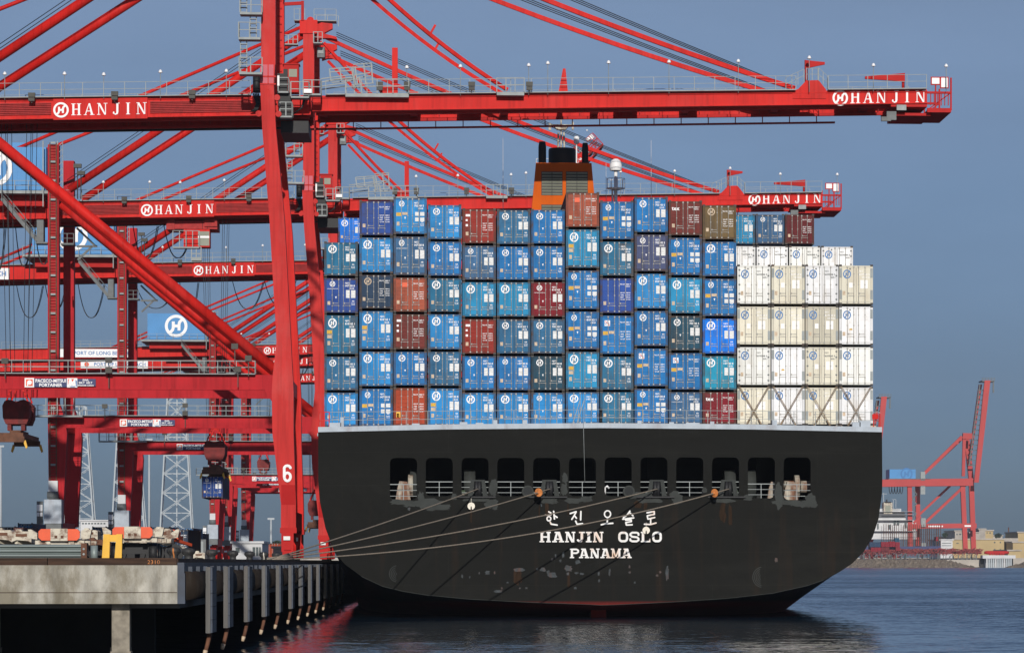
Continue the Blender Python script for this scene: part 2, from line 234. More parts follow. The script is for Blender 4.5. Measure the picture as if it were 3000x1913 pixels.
# ---------------------------------------------------------------- mesh helpers
LAST = []
NOSPLIT = ('lettering', 'emblem', 'plate', 'ladder', 'ladder_landing', 'leg_rungs', 'catwalk_rail', 'festoon_rail', 'logo_square', 'logo_stripe', 'tail_light', 'crown', 'cell_guide', 'cross_tie', 'boom_tie', 'window', 'grating_band', 'chock_bore', 'boom_walkway', 'stairway', 'hull', 'mooring_deck', 'leg', 'girder', 'deck_railing', 'superstructure', 'funnel_top', 'festoon_cable', 'mast', 'headblock', 'spreader_beam')
class MB:
    def __init__(s): s.v = []; s.f = []; s.m = []; s.sm = []; s.k = 0
    def add(s, vs, fs, mi=0, smooth=False):
        o = len(s.v); s.v += [tuple(v) for v in vs]
        for f in fs: s.f.append(tuple(i+o for i in f)); s.m.append(mi); s.sm.append(smooth)
    def box(s, x0, x1, y0, y1, z0, z1, mi=0):
        s.add([(x0,y0,z0),(x1,y0,z0),(x1,y1,z0),(x0,y1,z0),(x0,y0,z1),(x1,y0,z1),(x1,y1,z1),(x0,y1,z1)],
              [(0,3,2,1),(4,5,6,7),(0,1,5,4),(1,2,6,5),(2,3,7,6),(3,0,4,7)], mi)
    def beam(s, a, b, w, h, mi=0):
        a = Vector(a); b = Vector(b); d = (b-a)
        if d.length < 1e-6: return
        d.normalize(); up = Vector((0,0,1)) if abs(d.z) < 0.98 else Vector((0,1,0))
        r = d.cross(up).normalized(); u = r.cross(d).normalized(); r = r*w/2; u = u*h/2
        s.add([a-r-u, a+r-u, a+r+u, a-r+u, b-r-u, b+r-u, b+r+u, b-r+u],
              [(0,1,2,3),(7,6,5,4),(0,4,5,1),(1,5,6,2),(2,6,7,3),(3,7,4,0)], mi)
    def tube(s, pts, r, n=8, mi=0, cap=True):
        pts = [Vector(p) for p in pts]; rs = r if isinstance(r, (list, tuple)) else [r]*len(pts)
        o = []; vs = []; prev = None
        for i, p in enumerate(pts):
            d = (pts[min(i+1, len(pts)-1)]-pts[max(i-1, 0)]).normalized()
            if prev is None:
                up = Vector((0,0,1)) if abs(d.z) < 0.9 else Vector((0,1,0)); rr = d.cross(up).normalized()
            else: rr = (prev - d*prev.dot(d)).normalized()
            prev = rr; uu = d.cross(rr)
            for k in range(n):
                a = 2*math.pi*k/n; vs.append(p+rr*math.cos(a)*rs[i]+uu*math.sin(a)*rs[i])
        fs = [(i*n+k, i*n+(k+1)%n, (i+1)*n+(k+1)%n, (i+1)*n+k) for i in range(len(pts)-1) for k in range(n)]
        s.add(vs, fs, mi, True)
        if cap:
            q = len(s.v)-len(vs)
            s.f.append(tuple(q+k for k in reversed(range(n)))); s.m.append(mi); s.sm.append(False)
            q2 = q+(len(pts)-1)*n; s.f.append(tuple(q2+k for k in range(n))); s.m.append(mi); s.sm.append(False)
    def prism(s, poly, y0, y1, mi=0):        # poly: (x,z) outline
        a = sum(poly[i][0]*poly[(i+1)%len(poly)][1]-poly[(i+1)%len(poly)][0]*poly[i][1] for i in range(len(poly)))
        if a < 0: poly = poly[::-1]
        n = len(poly)
        vs = [(x, y0, z) for x, z in poly]+[(x, y1, z) for x, z in poly]
        fs = [tuple(range(n)), tuple(reversed(range(n, 2*n)))]+[((i+1)%n, i, n+i, n+(i+1)%n) for i in range(n)]
        s.add(vs, fs, mi)
    def flat(s, poly, y, mi=0):              # decal facing -Y; each piece a hair in front of the last
        a = sum(poly[i][0]*poly[(i+1)%len(poly)][1]-poly[(i+1)%len(poly)][0]*poly[i][1] for i in range(len(poly)))
        if a < 0: poly = poly[::-1]
        yy = y-0.0016*s.k; s.k += 1
        s.add([(x, yy, z) for x, z in poly], [tuple(range(len(poly)))], mi)
    def rect(s, x0, x1, z0, z1, y, mi=0): s.flat([(x0,z0),(x1,z0),(x1,z1),(x0,z1)], y, mi)
    def disc(s, x, z, r, y, n=20, mi=0): s.flat([(x+r*math.cos(2*math.pi*k/n), z+r*math.sin(2*math.pi*k/n)) for k in range(n)], y, mi)
    def strip(s, pts, w, y, mi=0, caps=True):
        for i in range(len(pts)-1):
            (x0,z0),(x1,z1) = pts[i], pts[i+1]; dx, dz = x1-x0, z1-z0; q = math.hypot(dx, dz) or 1
            nx, nz = -dz/q*w/2, dx/q*w/2
            s.flat([(x0+nx,z0+nz),(x0-nx,z0-nz),(x1-nx,z1-nz),(x1+nx,z1+nz)], y, mi)
        if caps:
            for p in pts: s.disc(p[0], p[1], w/2, y, 10, mi)
    def ring(s, x, z, ro, ri, y, n=28, mi=0):
        yy = y-0.0016*s.k; s.k += 1
        vs = []
        for k in range(n):
            a = 2*math.pi*k/n; vs += [(x+ro*math.cos(a), yy, z+ro*math.sin(a)), (x+ri*math.cos(a), yy, z+ri*math.sin(a))]
        s.add(vs, [((2*k+1), 2*k, (2*k+2)%(2*n), (2*k+3)%(2*n)) for k in range(n)][:], mi)
    def lathe(s, prof, cx, cy, n=16, mi=0):
        vs = []; 
        for r, z in prof:
            for k in range(n):
                a = 2*math.pi*k/n; vs.append((cx+r*math.cos(a), cy+r*math.sin(a), z))
        m = len(prof)
        s.add(vs, [(i*n+k, i*n+(k+1)%n, (i+1)*n+(k+1)%n, (i+1)*n+k) for i in range(m-1) for k in range(n)], mi, True)
        q = len(s.v)-len(vs)
        s.f.append(tuple(q+(m-1)*n+k for k in range(n))); s.m.append(mi); s.sm.append(False)
    def rail(s, a, b, h=1.1, step=1.6, r=0.025, mi=0, up=(0,0,1)):
        a = Vector(a); b = Vector(b); u = Vector(up)*h; n = max(1, round((b-a).length/step))
        for i in range(n+1):
            p = a.lerp(b, i/n); s.beam(p, p+u, 2*r, 2*r, mi)
        for q in (0.5, 1.0): s.beam(a+u*q, b+u*q, 1.4*r, 1.4*r, mi)
    def pieces(s, gap=0.30):
        "clusters of faces that lie apart from one another"
        n = len(s.v); pa = list(range(n))
        def fd(a):
            while pa[a] != a: pa[a] = pa[pa[a]]; a = pa[a]
            return a
        for f in s.f:
            r = fd(f[0])
            for i in f[1:]:
                q = fd(i)
                if q != r: pa[q] = r
        bb = {}
        for f in s.f:
            r = fd(f[0]); e = bb.setdefault(r, [1e9]*3+[-1e9]*3)
            for i in f:
                for k in range(3): e[k] = min(e[k], s.v[i][k]); e[3+k] = max(e[3+k], s.v[i][k])
        ks = sorted(bb, key=lambda r: bb[r][0]); gp = {r: r for r in ks}
        def gf(a):
            while gp[a] != a: gp[a] = gp[gp[a]]; a = gp[a]
            return a
        for i, a in enumerate(ks):
            A = bb[a]
            for c in ks[i+1:]:
                B = bb[c]
                if B[0] > A[3]+gap: break
                if all(B[k] <= A[3+k]+gap and A[k] <= B[3+k]+gap for k in range(3)): gp[gf(c)] = gf(a)
        out = {}
        for fi, f in enumerate(s.f): out.setdefault(gf(fd(f[0])), []).append(fi)
        return list(out.values())
    def build(s, name, mats, parent=None, loc=None):
        global LAST
        if parent and not name.endswith(NOSPLIT) and name not in NOSPLIT:
            pcs = s.pieces()
            if 1 < len(pcs) <= 60:
                res = []
                for p in pcs:
                    q = MB(); idx = {}
                    for fi in p:
                        for i in s.f[fi]:
                            if i not in idx: idx[i] = len(q.v); q.v.append(s.v[i])
                        q.f.append(tuple(idx[i] for i in s.f[fi])); q.m.append(s.m[fi]); q.sm.append(s.sm[fi])
                    res.append(q._build(name, mats, parent, loc))
                LAST = res; return res[0]
        o = s._build(name, mats, parent, loc); LAST = [o]; return o
    def _build(s, name, mats, parent=None, loc=None):
        me = bpy.data.meshes.new(name); me.from_pydata(s.v, [], s.f)
        for mm in (mats if isinstance(mats, (list, tuple)) else [mats]): me.materials.append(M[mm] if isinstance(mm, str) else mm)
        me.polygons.foreach_set('material_index', s.m); me.polygons.foreach_set('use_smooth', s.sm); me.update()
        o = bpy.data.objects.new(name, me); COL.objects.link(o)
        if parent: o.parent = parent
        if loc: o.location = loc
        return o

def tag(o, label, cat, group=None, kind=None):
    if label: o['label'] = label
    if cat: o['category'] = cat
    if group: o['group'] = group
    if kind: o['kind'] = kind
    return o
def thing(name, loc, label, cat, group=None):
    o = bpy.data.objects.new(name, None); COL.objects.link(o); o.location = loc; o.empty_display_size = 0.5
    return tag(o, label, cat, group)
KIDS = {}
def copy_tree(o, parent=None):
    c = o.copy(); COL.objects.link(c)
    if parent: c.parent = parent
    for ch in [k for k in bpy.data.objects if k.parent == o]: copy_tree(ch, c)
    return c
def one(name, mb, mats, label, cat, loc=(0,0,0), group=None): return tag(mb.build(name, mats, None, loc), label, cat, group)

TXT = {}
def textmesh(body, bold=0.0):
    key = (body, bold)
    if key in TXT: return TXT[key]
    c = bpy.data.curves.new('lettering', 'FONT'); c.body = body; c.size = 1; c.offset = bold; c.resolution_u = 2; c.align_x = 'LEFT'
    o = bpy.data.objects.new('lettering', c); COL.objects.link(o)
    dg = bpy.context.evaluated_depsgraph_get(); me = bpy.data.meshes.new_from_object(o.evaluated_get(dg))
    vs = [tuple(v.co) for v in me.vertices]; fs = [tuple(p.vertices) for p in me.polygons]
    bpy.data.objects.remove(o); bpy.data.curves.remove(c); bpy.data.meshes.remove(me)
    TXT[key] = (vs, fs); return vs, fs
def put_text(mb, body, x0, x1, z0, z1, y, bold=0.02, mi=0):
    vs, fs = textmesh(body, bold)
    if not vs: return
    ax, bx = min(v[0] for v in vs), max(v[0] for v in vs); az, bz = min(v[1] for v in vs), max(v[1] for v in vs)
    mb.add([(x0+(v[0]-ax)/(bx-ax)*(x1-x0), y, z0+(v[1]-az)/(bz-az)*(z1-z0)) for v in vs], fs, mi)

def emblem(mb, x, z, r, y, mi=0):
    "ring with an H whose stems hook into it"
    mb.ring(x, z, r, 0.74*r, y, 28, mi); w = 0.26*r
    q = [(-0.25, 0.40), (-0.25, -0.12), (-0.30, -0.34), (-0.45, -0.50), (-0.60, -0.58)]
    mb.strip([(x+a*r, z+b*r) for a, b in q], w, y, mi, caps=False)
    mb.strip([(x-a*r, z-b*r) for a, b in q], w, y, mi, caps=False)
    for a, b in q[1:4]: mb.disc(x+a*r, z+b*r, w/2, y, 8, mi); mb.disc(x-a*r, z-b*r, w/2, y, 8, mi)
    mb.rect(x-0.25*r, x+0.25*r, z-0.13*r, z+0.13*r, y, mi)

SERIF = {
 'H': ([(0.10,0,0.27,0,0.27,1,0.10,1), (0.58,0,0.75,0,0.75,1,0.58,1), (0,0,0.37,0,0.37,.05,0,.05), (0,.95,.37,.95,.37,1,0,1), (.48,0,.85,0,.85,.05,.48,.05), (.48,.95,.85,.95,.85,1,.48,1), (.27,.47,.58,.47,.58,.54,.27,.54)], .85),
 'A': ([(.05,0,.13,0,.45,1,.38,1), (.58,0,.77,0,.50,1,.38,1), (.20,.30,.65,.30,.63,.37,.22,.37), (-.03,0,.22,0,.22,.05,-.03,.05), (.50,0,.88,0,.88,.05,.50,.05)], .88),
 'N': ([(.10,0,.17,0,.17,1,.10,1), (.68,0,.75,0,.75,1,.68,1), (.05,1,.25,1,.75,0,.62,0), (0,0,.28,0,.28,.05,0,.05), (0,.95,.22,.95,.22,1,0,1), (.56,.95,.88,.95,.88,1,.56,1)], .88),
 'J': ([(.32,.2,.49,.2,.49,1,.32,1), (.20,.95,.60,.95,.60,1,.20,1), (.32,.22,.49,.22,.44,.04,.30,.10), (.44,.04,.24,-.03,.20,.06,.32,.12), (.24,-.03,.05,.08,.12,.14,.22,.06), (.02,.12,.08,.05,.17,.13,.13,.25,.05,.26)], .6),
 'I': ([(.09,0,.26,0,.26,1,.09,1), (0,0,.35,0,.35,.05,0,.05), (0,.95,.35,.95,.35,1,0,1)], .35)}
def serif_word(mb, x, z, h, y, mi=0, slope=0.0):
    "HANJIN with its emblem; x,z = left foot of the first letter, h = letter height"
    for ch, px in zip('HANJIN', (0, 1.11, 2.21, 3.53, 4.67, 5.56)):
        for q in SERIF[ch][0]: mb.flat([(x+(px+a)*h, z+b*h+slope*(px+a)*h) for a, b in zip(q[::2], q[1::2])], y, mi)
    emblem(mb, x-0.86*h, z+0.46*h-slope*.86*h, 0.66*h, y, mi)

# ---------------------------------------------------------------- cranes
YC = [310, 399, 482, 666, 704, 768]
ZQ = 3.95
X1 = P(853, 1645, 310)[0]
def C1(px, py, dy): x, z = P(px, py, 310+dy); return (x-X1, z-ZQ)
def C2(px, py, dy): x, z = P(px, py, 399+dy); return (x-X1, z-ZQ)
def C4(px, py, dy): x, z = P(px, py, 666+dy); return (x-X1, z-ZQ)
def v3(q, y): return (q[0], y, q[1])
SP = 16.0                                        # back frame behind the front frame
GF, GB = 5.0, 11.6                               # front and back girder
crane = thing('gantry_crane', (X1, YC[0], ZQ), 'nearest tall red gantry crane, white 6 on its leg', 'crane', 'red gantry cranes along the wharf')
BOOM = []                                        # parts that lift with the boom
def cp(mb, name, mats, par=None, boom=False):
    o = mb.build(name, mats, par or crane)
    if boom: BOOM.extend(q.data.name for q in LAST)
    return o
sea = [(765,-395),(765,190),(762,190),(762,250),(768,375),(789,640),(810,1000),(800,1090),(796,1150),(798,1270),(823,1475),(823,1545),
       (867,1545),(867,1475),(860,1270),(860,1150),(852,1000),(833,640),(808,375),(802,250),(806,190),(807,190),(807,-395)]
SEAL = sea[:12]; SEAR = sea[12:]
sea = [C1(a, b, 0) for a, b in sea]
land = [(140,424),(140,1225),(144,1540),(183,1540),(196,1270),(190,1225),(172,1180),(172,424)]
land = [C2(a, b, 0) for a, b in land]
for dy in (0, SP):
    b = MB(); b.prism(sea, dy, dy+1.5)
    # stiffener plates and lugs of the knee joint
    for (a0, z0, a1, z1) in ((762, 248, 808, 246), (762, 226, 808, 224), (784, 190, 787, 262)):
        p = C1(a0, z0, 0); q = C1(a1, z1, 0); b.box(p[0], q[0], dy-0.06, dy, min(p[1], q[1])-0.03, max(p[1], q[1])+0.03)
    for q in range(9):
        zz = 480+q*66; i_ = [k for k in range(len(SEAL)-1) if SEAL[k][1] <= zz <= SEAL[k+1][1]][0]; j_ = [k for k in range(len(SEAR)-1) if SEAR[k][1] >= zz >= SEAR[k+1][1]][0]
        fl = lambda A, k: A[k][0]+(A[k+1][0]-A[k][0])*(zz-A[k][1])/(A[k+1][1]-A[k][1] or 1)
        a_ = C1(fl(SEAL, i_), zz, 0); c_ = C1(fl(SEAR, j_), zz, 0); b.box(a_[0]+.01, c_[0]-.01, dy-.02, dy, a_[1]-.03, a_[1]+.03)
    for (lx, lz) in ((811, 285), (815, 333), (757, 332)):
        p = C1(lx, lz, 0); b.tube([(p[0], dy+0.3, p[1]), (p[0], dy+0.7, p[1])], 0.28, 12)
    o = cp(b, 'leg', 'redleg' if dy == 0 else 'red')
    if dy == 0:
        b = MB(); p = C1(762, 190, 0); q = C1(802, 250, 0); b.box(p[0]+0.02, q[0]-0.02, -0.012, -0.004, q[1], p[1]); b.build('faded_panel', 'pink', o)
        b = MB(); p = C1(823, 1420, 0); q = C1(866, 1478, 0); b.box(p[0]+0.03, q[0]-0.02, -0.012, -0.004, q[1], p[1]); b.build('fresh_paint_panel', 'freshred', o)
    b = MB(); b.prism(land, dy, dy+1.5); lleg = cp(b, 'leg', 'redland')
# ladders up the landside and seaside legs
lx0, _ = C2(147, 700, 0); lx1, _ = C2(166, 700, 0); zt = C2(150, 420, 0)[1]
b = MB()
for x in (lx0, lx1): b.box(x-0.06, x+0.06, -0.36, -0.28, 3.5, zt)
z = 3.6
while z < zt: b.box(lx0, lx1, -0.34, -0.30, z, z+0.05); z += 0.34
cp(b, 'ladder', 'rusty')
b = MB(); z = 9.0
while z < zt: b.box(lx0+0.1, lx1-0.1, -0.38, -0.365, z, z+0.22); z += 2.2
cp(b, 'ladder_landing', 'galv')
b = MB(); x0, _ = C1(812, 0, SP); x1, _ = C1(826, 0, SP); z = C1(0, 250, SP)[1]; zt2 = C1(0, -350, SP)[1]
while z < zt2: b.box(x0, x1, SP-0.12, SP-0.04, z, z+0.10); z += 0.75
cp(b, 'leg_rungs', 'red2')
# bogies with wheels
for dx in (0, -1):
    for dy in (0.7, SP+0.7):
        cx = C1(845, 1600, 0)[0] if dx == 0 else C2(163, 1600, 0)[0]
        b = MB(); top = C1(845, 1545, 0)[1]
        b.box(cx-0.75, cx+0.75, dy-0.9, dy+0.9, top-0.5, top-0.003); b.box(cx-0.55, cx+0.55, dy-2.6, dy+2.6, 0.95, top-0.5)
        b.box(cx-0.42, cx+0.42, dy-3.4, dy+3.4, 0.35, 0.95); b.box(cx-0.3, cx+0.3, dy-2.75, dy-2.6, 1.1, 1.9)
        for k in (-2.6, -1.1, 1.1, 2.6): b.tube([(cx-0.2, dy+k, 0.35), (cx+0.2, dy+k, 0.35)], 0.34, 14, 1)
        o = cp(b, 'bogie', ['red2', 'galvd'])
        b = MB(); b.box(cx-0.35, cx+0.25, dy-2.78, dy-2.752, 2.0, 2.35); b.build('white_plate', 'white', o)
        b = MB()
        for q in (0.52, 0.62, 0.72): b.tube([(cx+q, dy-2.3, 0.4), (cx+q, dy-2.3, 1.5), (cx+0.3, dy-2.3, 2.2)], 0.05, 6)
        b.build('hose', 'red', o)
# sill beams and portal ties along the rail
sx = C1(845, 0, 0)[0]; lx = C2(163, 0, 0)[0]
for x in (sx, lx):
    b = MB(); b.box(x-0.55, x+0.55, 1.5, SP, 3.0, 4.6); cp(b, 'sill_beam', 'red')
    zp = C1(0, 1120, 0)[1]; b = MB(); b.box(x-0.6-0.4*(x == sx), x+0.5-0.4*(x == sx), 1.5, SP, zp-0.7, zp+0.6); cp(b, 'portal_tie', 'red')
# portal beams with knees
for dy in (0.1, SP+0.1):
    b = MB(); p = C1(792, 1098, 0); q = C1(792, 1141, 0); xl = C2(171, 0, 0)[0]; slope = 0.003
    xr = C1(803, 0, 0)[0]
    b.prism([(xl, p[1]), (xr, p[1]), (xr, q[1]-1.4), (xr-0.9, q[1]), (xl+0.9, q[1]), (xl, q[1]-1.4)], dy, dy+1.3)
    b.box(xl+0.9, xr-0.9, dy-0.1, dy, q[1]-0.05, q[1]+0.06)
    cp(b, 'portal_beam', 'redland')
# walkway on the portal beam
pz = C1(792, 1098, 0)[1]; xl = C2(110, 0, 0)[0]; xr = C1(748, 0, 0)[0]
b = MB(); b.box(xl, xr, -0.5, 0.6, pz+0.004, pz+0.09); b.rail((xl, -0.45, pz+0.09), (xr, -0.45, pz+0.09), 1.15, 1.7, 0.03); b.rail((xl, 0.5, pz+0.09), (xr, 0.5, pz+0.09), 1.15, 2.3, 0.025)
b.rail((xr, -0.45, pz+.09), (xr, .5, pz+.09), 1.15, 0.9, .03)
# landing with lift cage at the landside leg
lxx = C2(130, 0, 0)[0]; b.box(lxx-2.0, lxx+4.6, -2.0, -0.5, pz-0.2, pz-0.02); b.rail((lxx-2, -1.95, pz), (lxx+4.6, -1.95, pz), 1.15, 1.1, .03); b.rail((lxx-2, -1.95, pz), (lxx-2, -.5, pz), 1.15, .8, .03)
for x in (lxx+0.4, lxx+1.7, lxx+2.6, lxx+3.6): b.box(x-.05, x+.05, -1.9, -1.8, pz, pz+2.4)
b.box(lxx+0.3, lxx+3.7, -1.9, -0.5, pz+2.3, pz+2.4)
cp(b, 'portal_walkway', 'galv')
# maker's sign
def maker_sign():
    x0, z1 = C1(72, 1107, -0.2); x1, z0 = C1(280, 1135, -0.2); h = z1-z0; y = -0.14
    b = MB(); b.box(x0+h, x0+3.55*h+h*1.0, y, -0.004, z0+0.03, z1-0.03); b.box(x0+5.6*h, x1, y, -0.004, z0+0.12, z1-0.06)
    s = cp(b, 'maker_sign', 'navy')
    b = MB(); b.rect(x0, x0+h*1.0, z0, z1, y-0.01); b.rect(x0+4.5*h, x0+5.6*h, z0, z1, y-0.01)
    b.build('logo_board', 'sign', s)
    b = MB(); b.rect(x0+.14*h, x0+.86*h, z0+.14*h, z1-.14*h, y-.03); b.flat([(x0+4.6*h,z1-.1*h),(x0+4.75*h,z1-.1*h),(x0+4.75*h,z0+.5*h),(x0+4.6*h,z0+.3*h)], y-.03); b.flat([(x0+4.95*h,z1-.1*h),(x0+5.25*h,z1-.1*h),(x0+5.1*h,z0+.55*h)], y-.03)
    b.build('logo_square', 'orange', s)
    b = MB(); b.flat([(x0+5.4*h,z1-.15*h),(x0+5.55*h,z1-.3*h),(x0+5.55*h,z0+.1*h),(x0+5.42*h,z0+.1*h)], y-.03); b.rect(x0+4.85*h,x0+5.35*h,z0+.04*h,z0+.14*h,y-.03); b.build('logo_stripe', 'signblue', s)
    b = MB(); b.disc(x0+.52*h, z0+.52*h, .25*h, y-.05); b.rect(x0+.26*h, x0+.38*h, z0+.14*h, z0+.55*h, y-.05)
    b.strip([(x0+4.72*h, z0+.15*h), (x0+4.78*h, z1-.2*h), (x0+5.05*h, z0+.3*h), (x0+5.3*h, z1-.2*h), (x0+5.38*h, z0+.15*h)], .16*h, y-.05, caps=False)
    b.build('lettering', 'sign', s); b = MB()
    put_text(b, 'PACECO-MITSUI', x0+1.15*h, x0+4.4*h, z0+.52*h, z1-.1*h, y-.02, 0.03); put_text(b, 'PORTAINER', x0+1.55*h, x0+4.0*h, z0+.07*h, z0+.44*h, y-.02, 0.03)
    b.build('lettering', 'sign', s); b = MB()
    put_text(b, 'SWL', x0+6.15*h, x0+6.85*h, z1-.32*h, z1-.1*h, y-.02, 0.03); put_text(b, '50LT  65LT', x0+5.75*h, x0+7.2*h, z0+.4*h, z0+.62*h, y-.02, 0.03); put_text(b, 'SPREADER CARGO', x0+5.65*h, x0+7.35*h, z0+.14*h, z0+.3*h, y-.02, 0.03)
    b.build('lettering', 'sign', s)
maker_sign()
# diagonal braces, front and back frame
for dy in (0.75, SP+0.75):
    b = MB(); p = C1(-150, 296, dy); q = C1(803, 1081, 0.75) if dy < 2 else C1(803, 1081, 0.75)
    p = C1(-150, 296, 0.75); b.tube([v3(p, dy), v3(q, dy)], 0.47, 14); cp(b, 'diagonal_brace', 'red')
# girders landward of the hinge and boom seaward of it
HX = C1(915, 0, GF)[0]; XE = C1(-2440, 0, GF)[0]
def gl(px, t0, t1, x0, x1, dy):  # line through two photo points, returned as z at local x
    a = C1(x0, t0, dy); c = C1(x1, t1, dy); return lambda x: a[1]+(c[1]-a[1])*(x-a[0])/(c[0]-a[0])
gtop = gl(0, 290, 281, 0, 762, GF); gbot = gl(0, 352, 340, 0, 762, GF)
btop = gl(0, 281, 266, 950, 2440, GF); bbot = gl(0, 327, 306, 950, 2610, GF)
XT = C1(2716, 0, GF)[0]
def girder(x0, x1, top, bot, dy, name, boom, th=0.9):
    b = MB(); b.prism([(x0, bot(x0)), (x1, bot(x1)), (x1, top(x1)), (x0, top(x0))], dy, dy+th)
    b.beam((x0, dy-0.06, bot(x0)+.05), (x1, dy-0.06, bot(x1)+.05), 0.2, 0.08); b.beam((x0, dy-0.05, top(x0)-.2), (x1, dy-0.05, top(x1)-.2), 0.12, 0.06)
    x = x0+1.6
    while x < x1-1:                                                     # welded plate joints
        b.box(x-.035, x+.035, dy-.018, dy, bot(x)+.12, top(x)-.26); x += 3.3
    o = cp(b, name, 'red', boom=boom); return o
g0 = girder(XE, HX-0.15, gtop, gbot, GF, 'girder', False); girder(XE, HX-0.15, lambda x: gtop(x)-.3, gbot, GB, 'girder', False)
b0 = girder(HX, XT, btop, bbot, GF, 'boom_beam', True); girder(HX, XT, btop, bbot, GB, 'boom_beam', True)
# red louvred bands on the girder web, either side of the name board
b = MB()
for (a, c) in ((-150, 150), (440, 735)):
    x0 = C1(a, 0, GF)[0]; x1 = C1(c, 0, GF)[0]
    for k in range(7):
        f = 0.25+0.085*k; zz = lambda x: gtop(x)+(gbot(x)-gtop(x))*f
        b.beam((x0, GF-0.12, zz(x0)), (x1, GF-0.12, zz(x1)), 0.05, 0.10)
b.build('grating_band', 'redmesh', g0)
# cross ties, trolley rails and underside catwalk
for boom, x0, x1, top, bot in ((False, XE, HX-0.3, gtop, gbot), (True, HX+0.3, XT, btop, bbot)):
    b = MB(); x = x0+0.5
    while x < x1:
        b.box(x-0.35, x+0.35, GF+.9, GB, top(x)-1.2, top(x)-0.35); x += 8.5
    b.beam((x0, GF+1.15, bot(x0)-.08), (x1, GF+1.15, bot(x1)-.08), 0.4, 0.25); b.beam((x0, GB-.25, bot(x0)-.08), (x1, GB-.25, bot(x1)-.08), 0.4, 0.25)
    b.beam((x0, GB-0.05, bot(x0)+.5), (x1, GB-0.05, bot(x1)+.5), 0.08, 0.06)
    cp(b, 'cross_tie' if not boom else 'boom_tie', 'red2', boom=boom)
    b = MB()
    for (f0, f1) in (((0, 1),) if not boom else ((0.0, .17), (.23, .27), (.49, .53), (.60, .63), (.72, .80), (.86, .93))):
        xa = x0+(x1-x0)*f0; xb = x0+(x1-x0)*f1; b.beam((xa, (GF+.9+GB)/2, top(xa)-.62), (xb, (GF+.9+GB)/2, top(xb)-.62), GB-GF-1.0, .12)
    cp(b, 'shade_plate', 'red2', boom=boom)  # plates added between the beams to throw shade on the back one
    b = MB(); b.rail((x0, GB-0.35, bot(x0)+.1), (x1, GB-.35, bot(x1)+.1), 1.0, 1.9, 0.03); cp(b, 'catwalk_rail', 'redmesh', boom=boom)
    # hung festoon rail
    zr = (lambda x: bot(x)-0.52) if boom else (lambda x: bot(x)+0.02)
    xa, xb = (C1(865, 0, 14)[0], C1(2445, 0, 14)[0]) if boom else (x0, C1(865, 0, 14)[0])
    b = MB(); b.beam((xa, GB+2.2, zr(xa)), (xb, GB+2.2, zr(xb)), 0.35, 0.16 if boom else 0.3); x = xa+0.3
    while x < xb:
        b.beam((x, GB+2.2, zr(x)), (x, GB+2.2, bot(x)+0.6), 0.09, 0.09); b.beam((x, GB+2.2, bot(x)+0.6), (x, GB+.9, bot(x)+0.6), .09, .09); x += 2.6
    cp(b, 'festoon_rail', 'redmesh' if boom else 'black', boom=boom)
# walkway and railings along the girder and boom tops
for boom, a, c, top in ((False, -1500, 735, gtop), (True, 955, 2330, btop), (True, 2425, 2712, btop)):
    x0 = C1(a, 0, GF)[0]; x1 = C1(c, 0, GF)[0]
    b = MB(); b.beam((x0, GF-.15, top(x0)+.05), (x1, GF-.15, top(x1)+.05), 0.9, 0.09); 
    b.rail((x0, GF-.55, top(x0)+.08), (x1, GF-.55, top(x1)+.08), 1.25, 1.9, .03)
    b.rail((x0+.5, GB+.8, top(x0)+.08), (x1-.6, GB+.8, top(x1)+.08), 1.25, 2.6, .03)
    cp(b, 'walkway', 'galv', boom=boom)
b = MB(); x0, z0 = C1(1013, 284, GF); x1, _ = C1(1198, 284, GF)
b.box(x0, x1, GF-1.0, GF-.1, btop(x0)-.25, btop(x0)+.05); b.rail((x0, GF-.95, btop(x0)+.05), (x1, GF-.95, btop(x1)+.05), 1.3, 1.45, .04)
x0, _ = C1(1455, 0, GF); x1, _ = C1(1535, 0, GF); b.box(x0, x1, GF-1.0, GF-.1, btop(x0)-.25, btop(x0)+.05); b.rail((x0, GF-.95, btop(x0)+.05), (x1, GF-.95, btop(x1)+.05), 1.3, .85, .04)
cp(b, 'side_platform', 'galv', boom=True)
# lamp posts and floodlights
def lamp(px, py, boom, dy=GF-.5):
    x, z = C1(px, py, dy); top = btop if boom else gtop
    b = MB(); b.tube([(x, dy, top(x)-.2), (x, dy, z-.1)], 0.035, 5)
    o = cp(b, 'lamp_post', 'galv', boom=boom)
    b = MB(); b.lathe([(0.02, z+.14), (0.12, z+.08), (0.19, z-.1), (0.19, z-.16)], x, dy, 8); b.build('lamp', 'lamp', o)
for px, py in ((14,215),(189,215),(304,217),(470,209),(663,207)): lamp(px, py, False)
for px, py in ((1192,196),(1349,193),(1549,190),(1605,184),(1783,182),(1960,180),(2163,178),(2371,168),(2559,190),(2772,192)): lamp(px, py, True)
def flood(px, py, boom, dy=GF-.75):
    x, z = C1(px, py, dy); b = MB()
    b.prism([(x-.3, z-.18), (x+.3, z-.18), (x+.32, z+.22), (x-.32, z+.22)], dy-.2, dy+.15); b.box(x-.28, x+.28, dy-.3, dy+.1, z-.55, z-.25); b.box(x-.05, x+.05, dy-.05, dy+.1, z-.7, z)
    o = cp(b, 'floodlight', 'flood', boom=boom)
    b = MB(); b.box(x-.2, x+.2, dy-.22, dy-.205, z-.52+.25-.4+.1, z-.30-.1); b.build('lens', 'lamp', o)
for px, py in ((93,280),(336,276),(563,272)): flood(px, py, False)
for px in (1112, 1193, 1382, 1551): flood(px, 248, True)
def flood2(px, py):
    x, z = C1(px, py, -.7); b = MB(); b.box(x-.3, x+.3, -1.0, -.6, z-.25, z+.25); b.box(x-.04, x+.04, -.75, -.65, z-1.6, z-.25); cp(b, 'floodlight', 'flood')
